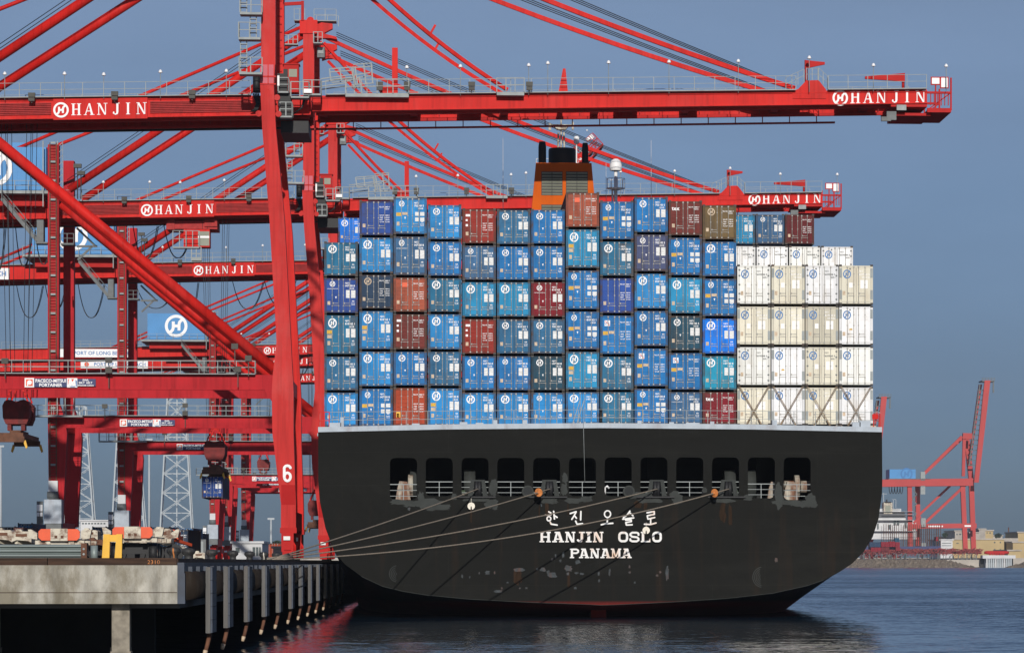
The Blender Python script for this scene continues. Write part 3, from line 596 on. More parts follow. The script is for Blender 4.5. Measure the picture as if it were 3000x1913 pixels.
for px, py in ((15,1058),(319,1055),(319,1085),(688,1015),(728,1050),(697,1082)): flood2(px, py)
# red latch post, hatch box, finial and end bracket on the boom
b = MB(); x, z = C1(1157, 142, GF); b.box(x-.26, x+.26, GF-.3, GF+.5, btop(x), z); x0, z1 = C1(1113, 252, GF); b.box(x0, x-.26, GF-.2, GF+.8, btop(x), z1)
x, z = C1(1653, 202, GF); b.prism([(x-.55, btop(x)), (x+.35, btop(x)), (x+.12, z), (x-.12, z)], GF-.1, GF+.3); cp(b, 'latch_post', 'red', boom=True)
for dy in (GF-.08, GB-.08):
    b = MB(); b.prism([C1(a, q, GF) for a, q in ((2322,268),(2338,262),(2362,237),(2398,236),(2420,264),(2420,290),(2322,290))], dy, dy+1.06); cp(b, 'stay_bracket', 'red', boom=True)
b = MB(); x0, z = C1(2362, 236, GF); x1, _ = C1(2396, 236, GF); b.rail((x0, GF-.1, z), (x1, GF-.1, z), 1.1, .5, .03); xa, za = C1(2302, 266, GF); xb, zb = C1(2355, 242, GF); b.rail((xa, GF-.1, za), (xb, GF-.1, zb), 1.2, .6, .03)
xc, zc = C1(2398, 238, GF); xd, zd = C1(2424, 262, GF); b.rail((xc, GF-.1, zc), (xd, GF-.1, zd), 1.2, .5, .03); cp(b, 'bracket_railing', 'galv', boom=True)
# small jib cranes on the boom
for (mx, my, tip, ty) in ((2362, 181, 2416, 187), (2646, 219, 2534, 229)):
    x, z = C1(mx, my, GF+1); xt, zt_ = C1(tip, ty, GF+1); s = 1 if xt > x else -1; b = MB()
    b.tube([(x, GF+1, btop(x)), (x, GF+1, z)], 0.14, 8); b.prism([(x-.15*s, z+.12), (x+1.0*s, z), (xt, zt_+.12), (xt, zt_-.1), (x+1.0*s, zt_-.25), (x-.15*s, z-.7)], GF+.85, GF+1.15); cp(b, 'jib_crane', 'red2', boom=True)
# tip: machinery frame, white boards, underside plates and buffer
b = MB(); xa, za = C1(2716, 272, GF); xb, _ = C1(2786, 272, GF); zb = C1(0, 300, GF)[1]
for y in (GF, GB+.9):
    b.beam((xa, y, za), (xb, y, za), .2, .2); b.beam((xa, y, zb), (xb, y, zb), .25, .4); b.beam((xb, y, za+1.4), (xb, y, zb), .15, .15); b.beam((xa+.8, y, za+1.4), (xa+.8, y, zb), .12, .12); b.beam((xa, y, zb), (xb, y, za), .1, .1)
b.box(xa, xb, GF, GB+.9, zb-.2, zb); 
for k in range(6): b.box(xa+.3+k*.33, xa+.38+k*.33, GF-.05, GF+.02, za-1.2, za)
b.box(xa-3.4, xa, GF, GB+.9, bbot(xa)-.3, bbot(xa)-.02); b.box(xa-2.9, xa+.4, GF+.5, GB, zb-.45, zb-.2)
cp(b, 'boom_tip', 'red2', boom=True)
for (a, c, e, g) in ((2730, 2752, 229, 247), (2757, 2776, 229, 257)):
    b = MB(); x0, z1 = C1(a, e, GF-.1); x1, z0 = C1(c, g, GF-.1); b.box(x0, x1, GF-.16, GF-.1, z0, z1); b.box(x0-.1, x1+.1, GF-.1, GF-.02, z0-.1, z1+.1, 1); cp(b, 'tip_board', ['sign', 'red2'], boom=True)
b = MB(); x, z = C1(2638, 322, GF); b.box(x-.4, x+.5, GF-.4, GF-.05, z-.1, z+.4); x2, z2 = C1(2608, 345, GF); b.box(x2-.4, x2+.5, GF-.6, GF-.1, z2-.3, z2+.5, 1); b.box(x2-.9, x2, GF-.6, GF-.2, z2-.4, z2, 1); cp(b, 'winch_box', ['galv', 'galvd'], boom=True)
# raised gangway frame over the boom hinge
b = MB(); 
for (a0, a1, zz0, zz1) in ((965, 1030, 203, 198), (970, 1032, 234, 228), (1035, 1090, 190, 186), (1030, 1085, 222, 214), (940, 1030, 232, 220), (940, 1012, 254, 244), (1030, 1095, 250, 244)):
    p = C1(a0, zz0, GF+1); q = C1(a1, zz1, GF+1); b.beam(v3(p, GF+1), v3(q, GF+1), .09, .1); b.beam(v3(p, GF+3), v3(q, GF+3), .09, .1)
for a0, zz0, a1, zz1 in ((965,203,970,240),(996,201,1000,236),(1030,198,1040,255),(1040,196,1048,250),(1066,190,1072,248),(1088,188,1092,246),(1052,225,1056,252)):
    p = C1(a0, zz0, GF+1); q = C1(a1, zz1, GF+1); b.beam(v3(p, GF+1), v3(q, GF+1), .12, .12)
p = C1(1034, 196, GF+.9); q = C1(1042, 252, GF+.9); b.beam(v3(p, GF+.9), v3(q, GF+.9), .1, .42)
p = C1(1036, 250, GF+1); q = C1(1040, 278, GF+1); b.beam(v3(p, GF+1), v3(q, GF+1), .1, .1)
cp(b, 'raised_gangway', 'galv', boom=True)
# name board on the girder, lettering on the boom
b = MB(); x0 = C1(156, 0, GF-.3)[0]; x1 = C1(432, 0, GF-.3)[0]; zz0 = C1(156, 352, GF-.3)[1]; zz1 = C1(156, 291, GF-.3)[1]; sl = (gbot(x1)-gbot(x0))/(x1-x0)
b.prism([(x0, zz0), (x1, zz0+sl*(x1-x0)), (x1, zz1+sl*(x1-x0)), (x0, zz1)], GF-.30, GF-.12); nb = cp(b, 'name_board', 'red')
def name_word(xa, za, xb, par, y):
    b = MB(); h = (xb-xa)/6.44; serif_word(b, xa, za, h, y, 0, sl); b.build('lettering', 'sign', par)
xa, za = C1(208.5, 338.5, GF-.3); xb, _ = C1(430, 0, GF-.3); name_word(xa, za, xb, nb, GF-.305)
xa, za = C1(2491, 303.5, GF); xb, _ = C1(2712, 0, GF); name_word(xa, za, xb, b0, GF-.012)
# apex beam, platforms on it
ax0, az0 = C2(878, 99, 0); ax1, az1 = C2(930, 60, 0)
for dy in (-0.15, SP-.15):
    b = MB(); b.box(ax0, ax1, dy, dy+1.9, az0, az1); b.prism([C2(a, q, 0) for a, q in ((928,72),(942,66),(974,70),(974,84),(962,90),(948,98),(985,108),(988,116),(968,112),(945,112),(928,118))], dy+.3, dy+1.2); cp(b, 'apex_head', 'red')
b = MB(); b.box(ax0+.2, ax1-.2, 1.75, SP-.15, az0, az1-.3); b.box(ax0+.6, ax1+.5, 5, 11, az1-.3, az1+.8); b.tube([(ax0+1.0, 6, az1+.9), (ax0+1.0, 8, az1+.9)], .45, 14); cp(b, 'apex_beam', 'red')
b = MB(); x0, z = C2(862, 62, 0); x1, _ = C2(985, 62, 0)
b.box(x0, ax0, -.2, 2, az1-.1, az1); b.rail((x0, -.2, az1), (ax0+.6, -.2, az1), 1.3, .8, .035); b.box(ax1, x1, 0, 2, az1-.1, az1); b.rail((ax1-.4, 0, az1), (x1, 0, az1), 1.3, 1.1, .035); b.rail((ax1-.4, 8, az1+.5), (x1, 8, az1+.5), 1.3, 1.1, .035)
# caged platforms hung from the head
for (a, c, e, g) in ((832, 873, 106, 132), (919, 945, 97, 128)):
    x0, z1 = C2(a, e, -.6); x1, z0 = C2(c, g, -.6); b.box(x0, x1, -1.4, 0, z0-.12, z0); b.rail((x0, -1.35, z0), (x1, -1.35, z0), z1-z0, .55, .045); b.rail((x0, -1.35, z0), (x0, 0, z0), z1-z0, .7, .04)
cp(b, 'apex_platform', 'galv')
b = MB(); x0, z1 = C2(929, 138, 0); x1, z0 = C2(951, 168, 0); b.box(x0, x1, .2, 1.4, z0, z1); b.box(x0+.1, x1-.15, .15, .195, z0+.45, z1-.1, 1); cp(b, 'hanging_cabinet', ['galvd', 'galv'])
b = MB(); x0, z0 = C1(832, 8, 0); x1, z1 = C1(885, 5, 0); b.beam((x0, 1, z0), (x1, 1, z1), .2, .3); b.beam((x1, 1, z1+.2), (x1, 1, z1-1.6), .25, .25); cp(b, 'service_jib', 'red2')
# backstays: two pipes from the landside top, two thin bars from the girder tail
ap = C2(885, 100, 0)
for dy, (ex, ez) in ((1.0, C2(203, 556, 3)), (SP-1, C2(213, 560, 3))):
    b = MB(); b.tube([(ex, 3 if dy < 2 else 13, ez), (ap[0], dy, ap[1])], 0.44, 14); cp(b, 'backstay_pipe', 'red')
    b = MB(); xs, zs = C2(-30, 433, GF); b.tube([(xs-12, GF if dy < 2 else GB, gtop(xs-12)), (ap[0], dy, ap[1]+1.0)], 0.20, 8); cp(b, 'tail_stay', 'red')
# forestays with their natural sag, hoist ropes above them
hp = C2(955, 108, 0); hq = C2(985, 100, 0)
def sag(p, q, s, n=14):
    p = Vector(p); q = Vector(q); return [p.lerp(q, i/n)-Vector((0, 0, 4*s*(i/n)*(1-i/n))) for i in range(n+1)]
for dy, g in ((.8, GF+.45), (SP-.6, GB+.45)):
    e = C1(2330, 258, GF); pts = sag((hp[0], dy, hp[1]), (e[0], g, e[1]), 1.0)
    b = MB()
    for i in range(len(pts)-1): b.beam(pts[i], pts[i+1], .34, .42)
    cp(b, 'outer_forestay', 'red', boom=True)
    e = C1(1487 if dy < 2 else 1507, 262, GF); pts = sag((hp[0]-.3, dy, hp[1]-.6), (e[0], g, e[1]), 1.4)
    b = MB()
    for i in range(len(pts)-1): b.beam(pts[i], pts[i+1], .30, .34)
    pm = pts[9]; b.beam(pm, pm+Vector((.5, 0, .9)), .12, .2); cp(b, 'inner_forestay', 'red', boom=True)
    b = MB(); e = C1(2300, 246, GF)
    for k in range(3): b.tube(sag((hq[0], dy, hq[1]+.3-.25*k), (e[0], g, e[1]-.12*k), .25, 4), 0.045, 5)
    cp(b, 'hoist_rope', 'cable', boom=True)
b = MB(); p = C2(196, 528, 7); q = C2(868, 72, 7); b.tube([v3(p, 7), v3(q, 7)], .04, 5); b.tube([(p[0], 7.4, p[1]-.3), (q[0], 7.4, q[1]-.3)], .04, 5); cp(b, 'luffing_rope', 'cable')
# stair tower left of the seaside leg, above the girder
b = MB(); dy = -.9
lev = [(702, 757, 215), (700, 752, 113), (704, 757, 40), (702, 752, -60)]
for a, c, zz in lev:
    x0, z = C1(a, zz, dy); x1, _ = C1(c+12, zz, dy); b.box(x0, x1, dy-.7, dy+.7, z-.2, z); b.rail((x0, dy-.65, z), (x1, dy-.65, z), 1.35, .85, .045); b.rail((x0, dy-.65, z), (x0, dy+.65, z), 1.35, .65, .045)
for (a, z0, z1) in ((714, 213, 115), (742, 112, 42), (714, 38, -60)):
    x0, zb = C1(a-9, z0, dy); x1, zt_ = C1(a+9, z1, dy)
    for x in (x0, x1): b.beam((x, dy, zb), (x, dy, zt_), .09, .12)
    z = zb
    while z < zt_: b.box(x0, x1, dy-.2, dy+.2, z, z+.06); z += .42
cp(b, 'stair_tower', 'galv')
# second set of platforms between the legs at girder level, dark, with red cab
b = MB(); dy = 2.0
for (a, c, e, g) in ((815, 845, 228, 268), (852, 905, 240, 283), (888, 940, 235, 275), (820, 855, 300, 340)):
    x0, z1 = C1(a, e, dy); x1, z0 = C1(c, g, dy); b.box(x0, x1, dy, dy+1.4, z0-.15, z0); b.rail((x0, dy, z0), (x1, dy, z0), z1-z0, .7, .05); b.rail((x1, dy, z0), (x1, dy+1.4, z0), z1-z0, .7, .05)
cp(b, 'hinge_platform', 'galv')
b = MB(); x0, z1 = C1(812, 275, 2.5); x1, z0 = C1(862, 345, 2.5); b.box(x0+.1, x1-.3, 2.6, 4.6, z0, z1); x2, z2 = C1(812, 215, 2.4); b.box(x2, x2+.9, 2.6, 3.4, z1, z2); b.box(x2+.2, x1+1.2, 4.9, GB+.6, z0-1.1, z0)
x3, z3 = C1(752, 220, 3); b.tube([(x3, 3, gtop(x3)), (x3, 3, z3)], .35, 10); cp(b, 'hinge_machinery', 'black')
b = MB()
for k in range(4):
    x0, z0 = C1(742+5*k, 275, GF-.3); x1, z1 = C1(752+3*k, 305, GF-.5); x2, z2 = C1(735+4*k, 328, GF-.4); b.tube([(x0, GF-.3, z0), (x1, GF-.6, z1), (x1-.2, GF-.6, z1-.5), (x2, GF-.4, z2)], .07, 5)
for k in range(3):
    x0, z0 = C1(893+4*k, 275, 4); x1, z1 = C1(884, 315, 3); x2, z2 = C1(858, 336, 4); b.tube([(x0, 4, z0), (x1, 3.2+.1*k, z1), (x2, 4, z2)], .07, 5)
cp(b, 'power_cable', 'cable')
b = MB(); x0, z1 = C1(831, 190, 4); x1, z0 = C1(875, 272, 4); b.box(x0, x1, 4, 5.4, z0, z1); b.box(x0-.1, x1+.1, 3.9, 5.5, z1, z1+.1); cab = cp(b, 'hinge_cab', 'red2')
b = MB(); x0, z1 = C1(846, 203, 3.9); x1, z0 = C1(870, 226, 3.9); b.box(x0, x1, 3.96, 3.995, z0, z1); b.box(x0-.5, x0-.1, 3.96, 3.995, z0, z1, 1); b.build('window', ['louver', 'black'], cab)
b = MB(); x0, z1 = C1(811, 218, 1); x1, z0 = C1(817, 248, 1); b.box(x0, x1, 1.9, 2.0, z0, z1); x0, z1 = C1(889, 258, 1); x1, z0 = C1(912, 270, 1); b.box(x0, x1, 1.7, 1.9, z0, z1); cp(b, 'white_panel', 'sign')
# machinery house on the girder tail
x1, z1 = C2(135, 432, 2.5); _, z0 = C2(135, 562, 2.5); hx1 = x1; hx0 = C4(432, 925, 2.5)[0]
b = MB(); b.box(hx0, hx1, 2.5, 14, z0, z1)
for k in range(26): 
    x = hx0+.2+(hx1-hx0-.4)*k/25; b.box(x-.03, x+.03, 2.46, 2.5, z0, z1-.05)
b.box(hx1-4.2, hx1-2.6, 4, 6, z1, z1+.7); mh = cp(b, 'machinery_house', 'blue')
b = MB(); x, z = C4(516, 955, 2.4); emblem(b, x, z, 2.2, 2.44); b.build('emblem', 'sign', mh)
b = MB(); b.box(hx1-2.9, hx1-1.9, 2.42, 2.45, z0+.1, z0+2.1); b.build('door', 'blue', mh)
b = MB(); b.box(hx0-1.2, hx1+1.4, 1.3, 15, z0-.35, z0-.01); b.rail((hx0-1.2, 1.35, z0), (hx1+1.2, 1.35, z0), 1.15, 1.5, .035); b.rail((hx1+1.2, 1.35, z0), (hx1+1.2, 4, z0), 1.15, 1.0, .035); cp(b, 'house_platform', 'galv')
b = MB(); b.box(hx0+.3, hx1-.3, 3.2, 13.5, gtop(hx0)-.4, z0-.35); cp(b, 'house_base', 'red2')
# lattice mast beside the house
b = MB(); x0, z1 = C2(115, 415, 1); x1, z0 = C2(170, 560, 1)
for x in (x0+.5, x1): b.beam((x, .5, gtop(x)-1), (x, .5, z1), .12, .12)
for k in range(9): z = gtop(x0)+k*(z1-gtop(x0))/9; b.beam((x1, .5, z), (x1+.6, .5, z+.6), .06, .06); b.beam((x1+.6, .5, z), (x1+.6, .5, z+.7), .06, .06)
cp(b, 'top_ladder_cage', 'galv')
for px, py in ((227, 487), (237, 508)):
    x, z = C2(px, py, 2); b = MB(); b.box(x-.45, x+.45, 1.8, 2.4, z-.2, z+.25); b.tube([(x, 2.1, gtop(x)), (x, 2.1, z-.2)], .06, 5); cp(b, 'floodlight', 'flood')
# port sign on the tail
x0, z1 = C4(175, 1022, GF-.4); x1, z0 = C4(383, 1047, GF-.4)
b = MB(); b.box(x0, x1, GF-.4, GF-.1, z0, z1); ps = cp(b, 'port_sign', 'sign')
b = MB(); h = z1-z0; put_text(b, 'PORT OF LONG BEACH', x0+h*1.7, x1-.3*h, z0+.28*h, z1-.26*h, GF-.405, .02); b.build('lettering', 'signblue', ps)
b = MB(); b.disc(x0+.75*h, z0+.5*h, .3*h, GF-.405); b.build('port_mark', 'orange', ps)
# stair from the house down to the trolley level, cable festoon
b = MB(); a = C2(5, 582, 1); c = C2(108, 705, 1)
for y in (1.0, 2.0): b.beam((a[0], y, a[1]), (c[0], y, c[1]), .12, .4); b.rail((a[0], y, a[1]), (c[0], y, c[1]), 1.0, 2.4, .035)
n = 26
for k in range(n): p = Vector((a[0], 1.5, a[1])).lerp(Vector((c[0], 1.5, c[1])), k/n); b.box(p.x-.14, p.x+.14, 1.0, 2.0, p.z-.02, p.z+.02)
cp(b, 'stairway', 'galvd')
b = MB(); x0, z1 = C2(108, 645, 1); x1, z0 = C2(128, 710, 1); b.box(x0, x1, .8, 2.4, z0, z1); b.box(x0-.1, x1+.5, .5, 2.6, z0-.2, z0-.01)
x0, z1 = C2(182, 688, 1); x1, z0 = C2(220, 716, 1); b.box(x0, x1, -.5, 1.5, z0-.2, z0); b.rail((x0, -.5, z0), (x1, -.5, z0), z1-z0, .6, .045)
for (p0, q0, p1, q1) in ((225, 668, 280, 722), (228, 762, 270, 722), (225, 722, 285, 722)):
    p = C2(p0, q0, 3); q = C2(p1, q1, 3); b.beam(v3(p, 3), v3(q, 3), .18, .25)
cp(b, 'lift_landing', 'galvd')
# lift cabinet and floodlight cluster at the landside foot
b = MB(); x0, z1 = C2(130, 1463, -2); x1, z0 = C2(181, 1533, -2); b.box(x0, x1, -2.4, -.3, z0, z1); cab = cp(b, 'drive_cabinet', 'deckgrey')
b = MB(); b.box(x0+.05, x1-.05, -2.3, -.4, z0-1.1, z0-.005); b.build('cabinet_stand', 'galvd', cab)
x0, z1 = C2(143, 1408, -.5); x1, z0 = C2(170, 1440, -.5); b = MB(); b.box(x0, x1, -.9, -.45, z0, z1); cp(b, 'junction_box', 'dimwhite')
x0, z1 = C2(140, 1438, -.5); x1, z0 = C2(172, 1462, -.5); b = MB(); b.tube([(x0, -.9, (z0+z1)/2), (x1, -.9, (z0+z1)/2)], .42, 12); b.box(x0, x1, -1.0, -.5, z0, z0+.25); cp(b, 'cable_reel', 'galvd')
b = MB(); x0, z1 = C2(109, 1478, -1); x1, z0 = C2(125, 1497, -1); b.box(x0, x1, -1.3, -1.1, z0, z1); b.box(x0, x0+.28, -1.3, -1.1, z0-.6, z0-.15); b.box(x1-.28, x1, -1.3, -1.1, z0-.6, z0-.15); lampc = cp(b, 'floodlight_cluster', 'lamp')
b = MB(); b.box(x0-.05, x1+.05, -1.1, -1.0, 1.6, z1+.4); b.build('lamp_frame', 'galvd', lampc)
# trolley with operator cab
tr = MB(); x0, z1 = C2(485, 640, GF+.5); x1, z0 = C2(635, 672, GF+.5)
tr.box(x0, x1, GF+1.4, GB-.5, z0+.1, z1-.2); tr.box(x0+.1, x0+1.0, GF+1.2, GF+1.4, z0, z1+.1); tr.box(x1-1.5, x1, GF+1.2, GF+1.4, z0+.4, z1)
trolley = cp(tr, 'trolley', 'redmesh')
b = MB(); xa, za = C2(538, 672, GF+.5); xb, zb = C2(614, 724, GF+.5); b.box(xa, xb, GF+.5, GF+2.8, zb, za); oc = b.build('operator_cab', 'red', trolley)
b = MB(); xa, za = C2(580, 678, GF+.4); xb, zb = C2(613, 720, GF+.4); b.box(xa, xb, GF+.44, GF+.49, zb, za); b.box(xa, xb, GF+.41, GF+.439, zb+.9, zb+1.15, 1); b.build('window', ['louver', 'sign'], oc)
b = MB(); xa, za = C2(508, 725, GF); xb, _ = C2(585, 725, GF); b.box(xa, xb, GF-.8, GF+.5, za-.15, za); b.rail((xa, GF-.75, za), (xb, GF-.75, za), 1.9, .8, .045); xa, zb = C2(562, 765, GF); xb, _ = C2(590, 765, GF); b.box(xa, xb, GF-.5, GF+.8, zb, zb+.4); b.rail((xa, GF-.5, zb), (xb, GF-.5, zb), za-zb, .55, .06); b.build('cab_platform', 'galv', trolley)

# ------------------------------------------------ the other five cranes
LAB = [None, 'second red gantry crane, blue navy container hanging from it', 'third red gantry crane back, end of its port sign at left edge',
       'red gantry crane farther back with its boom raised behind the ship funnel', 'fifth red gantry crane, mostly hidden behind the raised-boom one', 'farthest red gantry crane in the wharf row']
cranes = [crane]
for k in range(1, 6):
    c = copy_tree(crane); c.location = (X1, YC[k], ZQ); c['label'] = LAB[k]; cranes.append(c)
def kids(o, stem): return [q for q in bpy.data.objects if q.parent == o and q.name.split('.')[0] == stem]
TROL = [-38, 0, 22, 6, 9, 20]
for k, c in enumerate(cranes):
    for q in kids(c, 'trolley'): q.location.x = TROL[k]
# boom of the fourth crane stands raised
hz = bbot(HX); TH = R(43)
Rm = Matrix.Translation((HX, 0, hz)) @ Matrix.Rotation(-TH, 4, 'Y') @ Matrix.Translation((-HX, 0, -hz))
for q in [q for q in bpy.data.objects if q.parent == cranes[3]]:
    st = q.name.split('.')[0]
    if st in ('outer_forestay', 'inner_forestay', 'hoist_rope'): bpy.data.objects.remove(q)
    elif q.data and q.data.name in BOOM: q.matrix_local = Rm
# hanging festoon loops, different on each crane
def loops(k, spans):
    for a, c, d in spans:
        b = MB(); zz = lambda x: gbot(x)-.15
        for q in (0, .16): b.tube([(a+(c-a)*i/12+q*i/12, GB+2.2, zz(a)-d*(1-(abs(2*i/12-1))**2.4)) for i in range(13)], .055, 5)
        b._build('festoon_cable', [M['cable']], cranes[k])
loops(1, ((-40.6,-39,5), (-37.7,-35.8,4.6), (-35.4,-33.4,4.4), (-23.7,-20.8,4.0), (-20.0,-16.7,3.9)))
loops(2, ((-48,-44.3,4.6), (-43.9,-41,3.6), (-39.2,-35.5,4.8), (-31,-25.2,3.6), (-24.6,-22,5.2), (-17,-12.6,4.0), (-12.4,-8,3.6)))
loops(3, [(-30+3.4*i, -27+3.4*i, 3.4) for i in range(7)])
loops(4, [(-34+3.0*i, -31.3+3.0*i, 3.0) for i in range(6)])
# white 6 on the nearest crane
b = MB(); x0, z1 = C1(829, 1360, 0); x1, z0 = C1(855, 1412, 0)
W = x1-x0; H = z1-z0; t = .30*W; cx = (x0+x1)/2
def arc(cx, cz, rx, rz, a0, a1, n=14): return [(cx+rx*math.cos(R(a0+(a1-a0)*i/n)), cz+rz*math.sin(R(a0+(a1-a0)*i/n))) for i in range(n+1)]
rx = W/2-t/2; b.strip(arc(cx, z0+.30*H, rx, .30*H-t/2, 0, 360, 20), t, -.03); b.strip([(cx-rx, z0+.3*H), (cx-rx, z1-.22*H)]+arc(cx, z1-.22*H, rx, .22*H-t/2, 180, 10, 10), t, -.03)
b.build('number', 'sign', crane)

# ---------------------------------------------------------------- water and quay
b = MB(); b.add([(-4000,-60,0),(4000,-60,0),(4000,6000,0),(-4000,6000,0)], [(0,1,2,3)]); tag(b.build('water', 'water'), None, None, kind='structure')
QX = -10.1; QY = 127.7
b = MB(); b.box(-420, QX-0.012, QY+1.2, 1400, 2.25, ZQ); b.box(-420, -30, QY+30, 1400, -3, 2.2); tag(b.build('quay', 'quaydeck'), None, None, kind='structure')
zt = P(300, 1655, QY)[1]; zb = P(300, 1768, QY)[1]
b = MB(); b.box(-60, QX, QY, QY+1.2, zb, zt); zz = P(300, 1735, QY)[1]
o = one('quay_wall', b, 'concrete', 'stained pale concrete end wall of the wharf', 'wall')
b = MB(); b.box(-60, QX-.01, QY-.012, QY-.001, zz-.012, zz+.012); b.build('cast_joint', 'timber', o)
b = MB(); b.box(-30, -29, QY+2, 900, -2, 2.2); o2 = one('bulkhead_wall', b, 'inner', 'dark bulkhead wall in shadow under the wharf', 'wall')  # near-black colour carries the shade under the wharf deck
b = MB(); b.box(-60, -12.3, QY+16, QY+16.5, -2, 2.24); one('cross_wall', b, 'inner', 'dark cross wall under the wharf behind the piles', 'wall')  # same near-black, the shade behind the piles put into the colour
# piles
px0 = P(355, 1800, QY+.9)[0]
first = None
for j in range(2):
    for i in range(4):
        x = px0-5.05*i if j == 0 else px0-5.05*i-.6
        b = MB(); z0 = -2; zm = P(0, 1803, QY)[1]
        b.box(x-.33, x+.33, QY+.7+6*j, QY+1.36+6*j, z0, zb-.004 if j == 0 else 2.24)
        b.box(x-.38, x+.38, QY+.64+6*j, QY+1.42+6*j, z0, zm-1.35)
        lab = 'barnacled concrete pile standing alone under the concrete wall' if (i, j) == (0, 0) else ('concrete pile at the left edge under the wall' if (i, j) == (1, 0) else 'concrete pile in the dark under the wharf')
        one('concrete_pile', b, 'pile', lab, 'pile', group='piles under the wharf')
# dark timber kerb along the quay edge
zk0, zk1 = zt+.004, zt+.27
xs = [-60, P(140, 1640, QY)[0], QX]
for i in range(2):
    b = MB(); b.box(xs[i], xs[i+1]-.03, QY+.02, QY+.34, zk0, zk1); o = one('timber_kerb', b, 'timber', ['dark timber kerb beam under the guard rail stack, left edge', 'dark timber kerb beam with orange 2310 scrawl on concrete wall'][i], 'kerb', group='timber kerbs on the wharf edge')
    if i == 1:
        b = MB(); xa = P(432, 0, QY)[0]; xb = P(468, 0, QY)[0]; za = P(0, 1656, QY)[1]; zc = P(0, 1640, QY)[1]; put_text(b, '2310', xa, xb, za+.06, zc, QY+.012, -.01); b.build('painted_number', 'guardo', o)
b = MB(); b.box(QX-.34, QX, QY+.36, 700, zk0, zk1-.02); one('timber_kerb', b, 'timber', 'long black kerb running back along the berth below the bollards', 'kerb', group='timber kerbs on the wharf edge')
b = MB(); b.box(QX+.0, QX+.25, QY+.05, 700, zt-.30, zt+.1); 
b.box(QX+.001, QX+.28, QY+.03, QY+.4, zb, zt-.3)
y = QY+2
while y < 420: b.box(QX+.25, QX+.40, y, y+.35, zt-.5, zt-.05); y += 4
one('edge_plate', b, 'padside', 'blue grey steel plate along the berth face above the rubber fenders', 'plate')
# fenders
FX = -9.2
RP = [(-.15,-.54),(.20,-.54),(.36,-.49),(.48,-.37),(.53,-.2),(.55,0),(.53,.2),(.48,.37),(.36,.49),(.20,.54),(-.15,.54),(0,.3),(0,0),(0,-.3)]
ftops = [620.6, 671.5, 729.6, 780.5, 821, 857, 886, 912.8, 936, 957.8, 975.9, 992.7, 1007]
fen0 = None
for i, px in enumerate(ftops):
    lo, hi = 100, 500
    for _ in range(40):
        y = (lo+hi)/2
        if P(px, 1645, y)[0] < FX: hi, lo = (hi, y) if False else (hi, y)
        else: hi = y
    # bisect: on the line x=FX, pixel grows with distance
    lo, hi = 100, 600
    for _ in range(40):
        y = (lo+hi)/2; u = (FX*math.cos(YAW)-y*math.sin(YAW))/(FX*math.sin(YAW)+y*math.cos(YAW)); pp = CX+F*u
        if pp < px: lo = y
        else: hi = y
    if i == 0:
        fen0 = thing('fender', (FX, y, 0), 'nearest tall fender pad with blue grey side', 'fender', 'fenders along the berth')
        b = MB(); b.box(-.24, -.06, 0, 2.4, 1.22, 3.80); b.build('fender_panel', 'pad', fen0)
        b = MB()
        for k in range(5): b.box(-.055, 0.02, .02, 2.38, 1.24+.512*k, 1.24+.512*k+.498)
        b.build('rubbing_face', 'padside', fen0)
        b = MB(); b.tube([(-.12, .6, 1.22), (-.2, .5, .8), (-.27, .4, .5)], [.09, .085, .08], 8); b.tube([(-.27, .4, .54), (-.32, .35, .32)], [.10, .07], 8, 1); b.build('hanging_stub', ['rusty', 'tan'], fen0)
    else:
        f = copy_tree(fen0); f.location = (FX, y, 0)
        f['label'] = ['second', 'third', 'fourth', 'fifth', 'sixth', 'seventh', 'eighth', 'ninth', 'tenth', 'eleventh', 'twelfth', 'thirteenth'][i-1]+' fender pad along the berth, counted from the concrete wall'
    if i < 12:
        y1 = y-.6 if i else QY+3.3
        ln = 14.2 if i else 11
        if i == 0:
            b = MB(); b.add([(QX+.12+dx, yy, 3.10+dz_) for yy in (QY+.45, QY+10.5) for dx, dz_ in RP], [(i_, (i_+1) % 14, 14+(i_+1) % 14, 14+i_) for i_ in range(14)][:]+[tuple(range(14))[::-1], tuple(range(14, 28))], 0, True); rf0 = one('rubber_fender', b, 'fender', 'nearest brown black rubber roll fender beside the concrete wall', 'fender', group='rubber roll fenders along the berth'); y_0 = y
        else:
            rf = rf0.copy(); COL.objects.link(rf); rf.scale.y = 1.34; rf.location.y = (y-4.2)-1.34*(QY+.45); rf['label'] = ['second', 'third', 'fourth', 'fifth', 'sixth', 'seventh', 'eighth', 'ninth', 'tenth', 'eleventh', 'twelfth'][i-1]+' rubber roll fender along the berth from the near end'
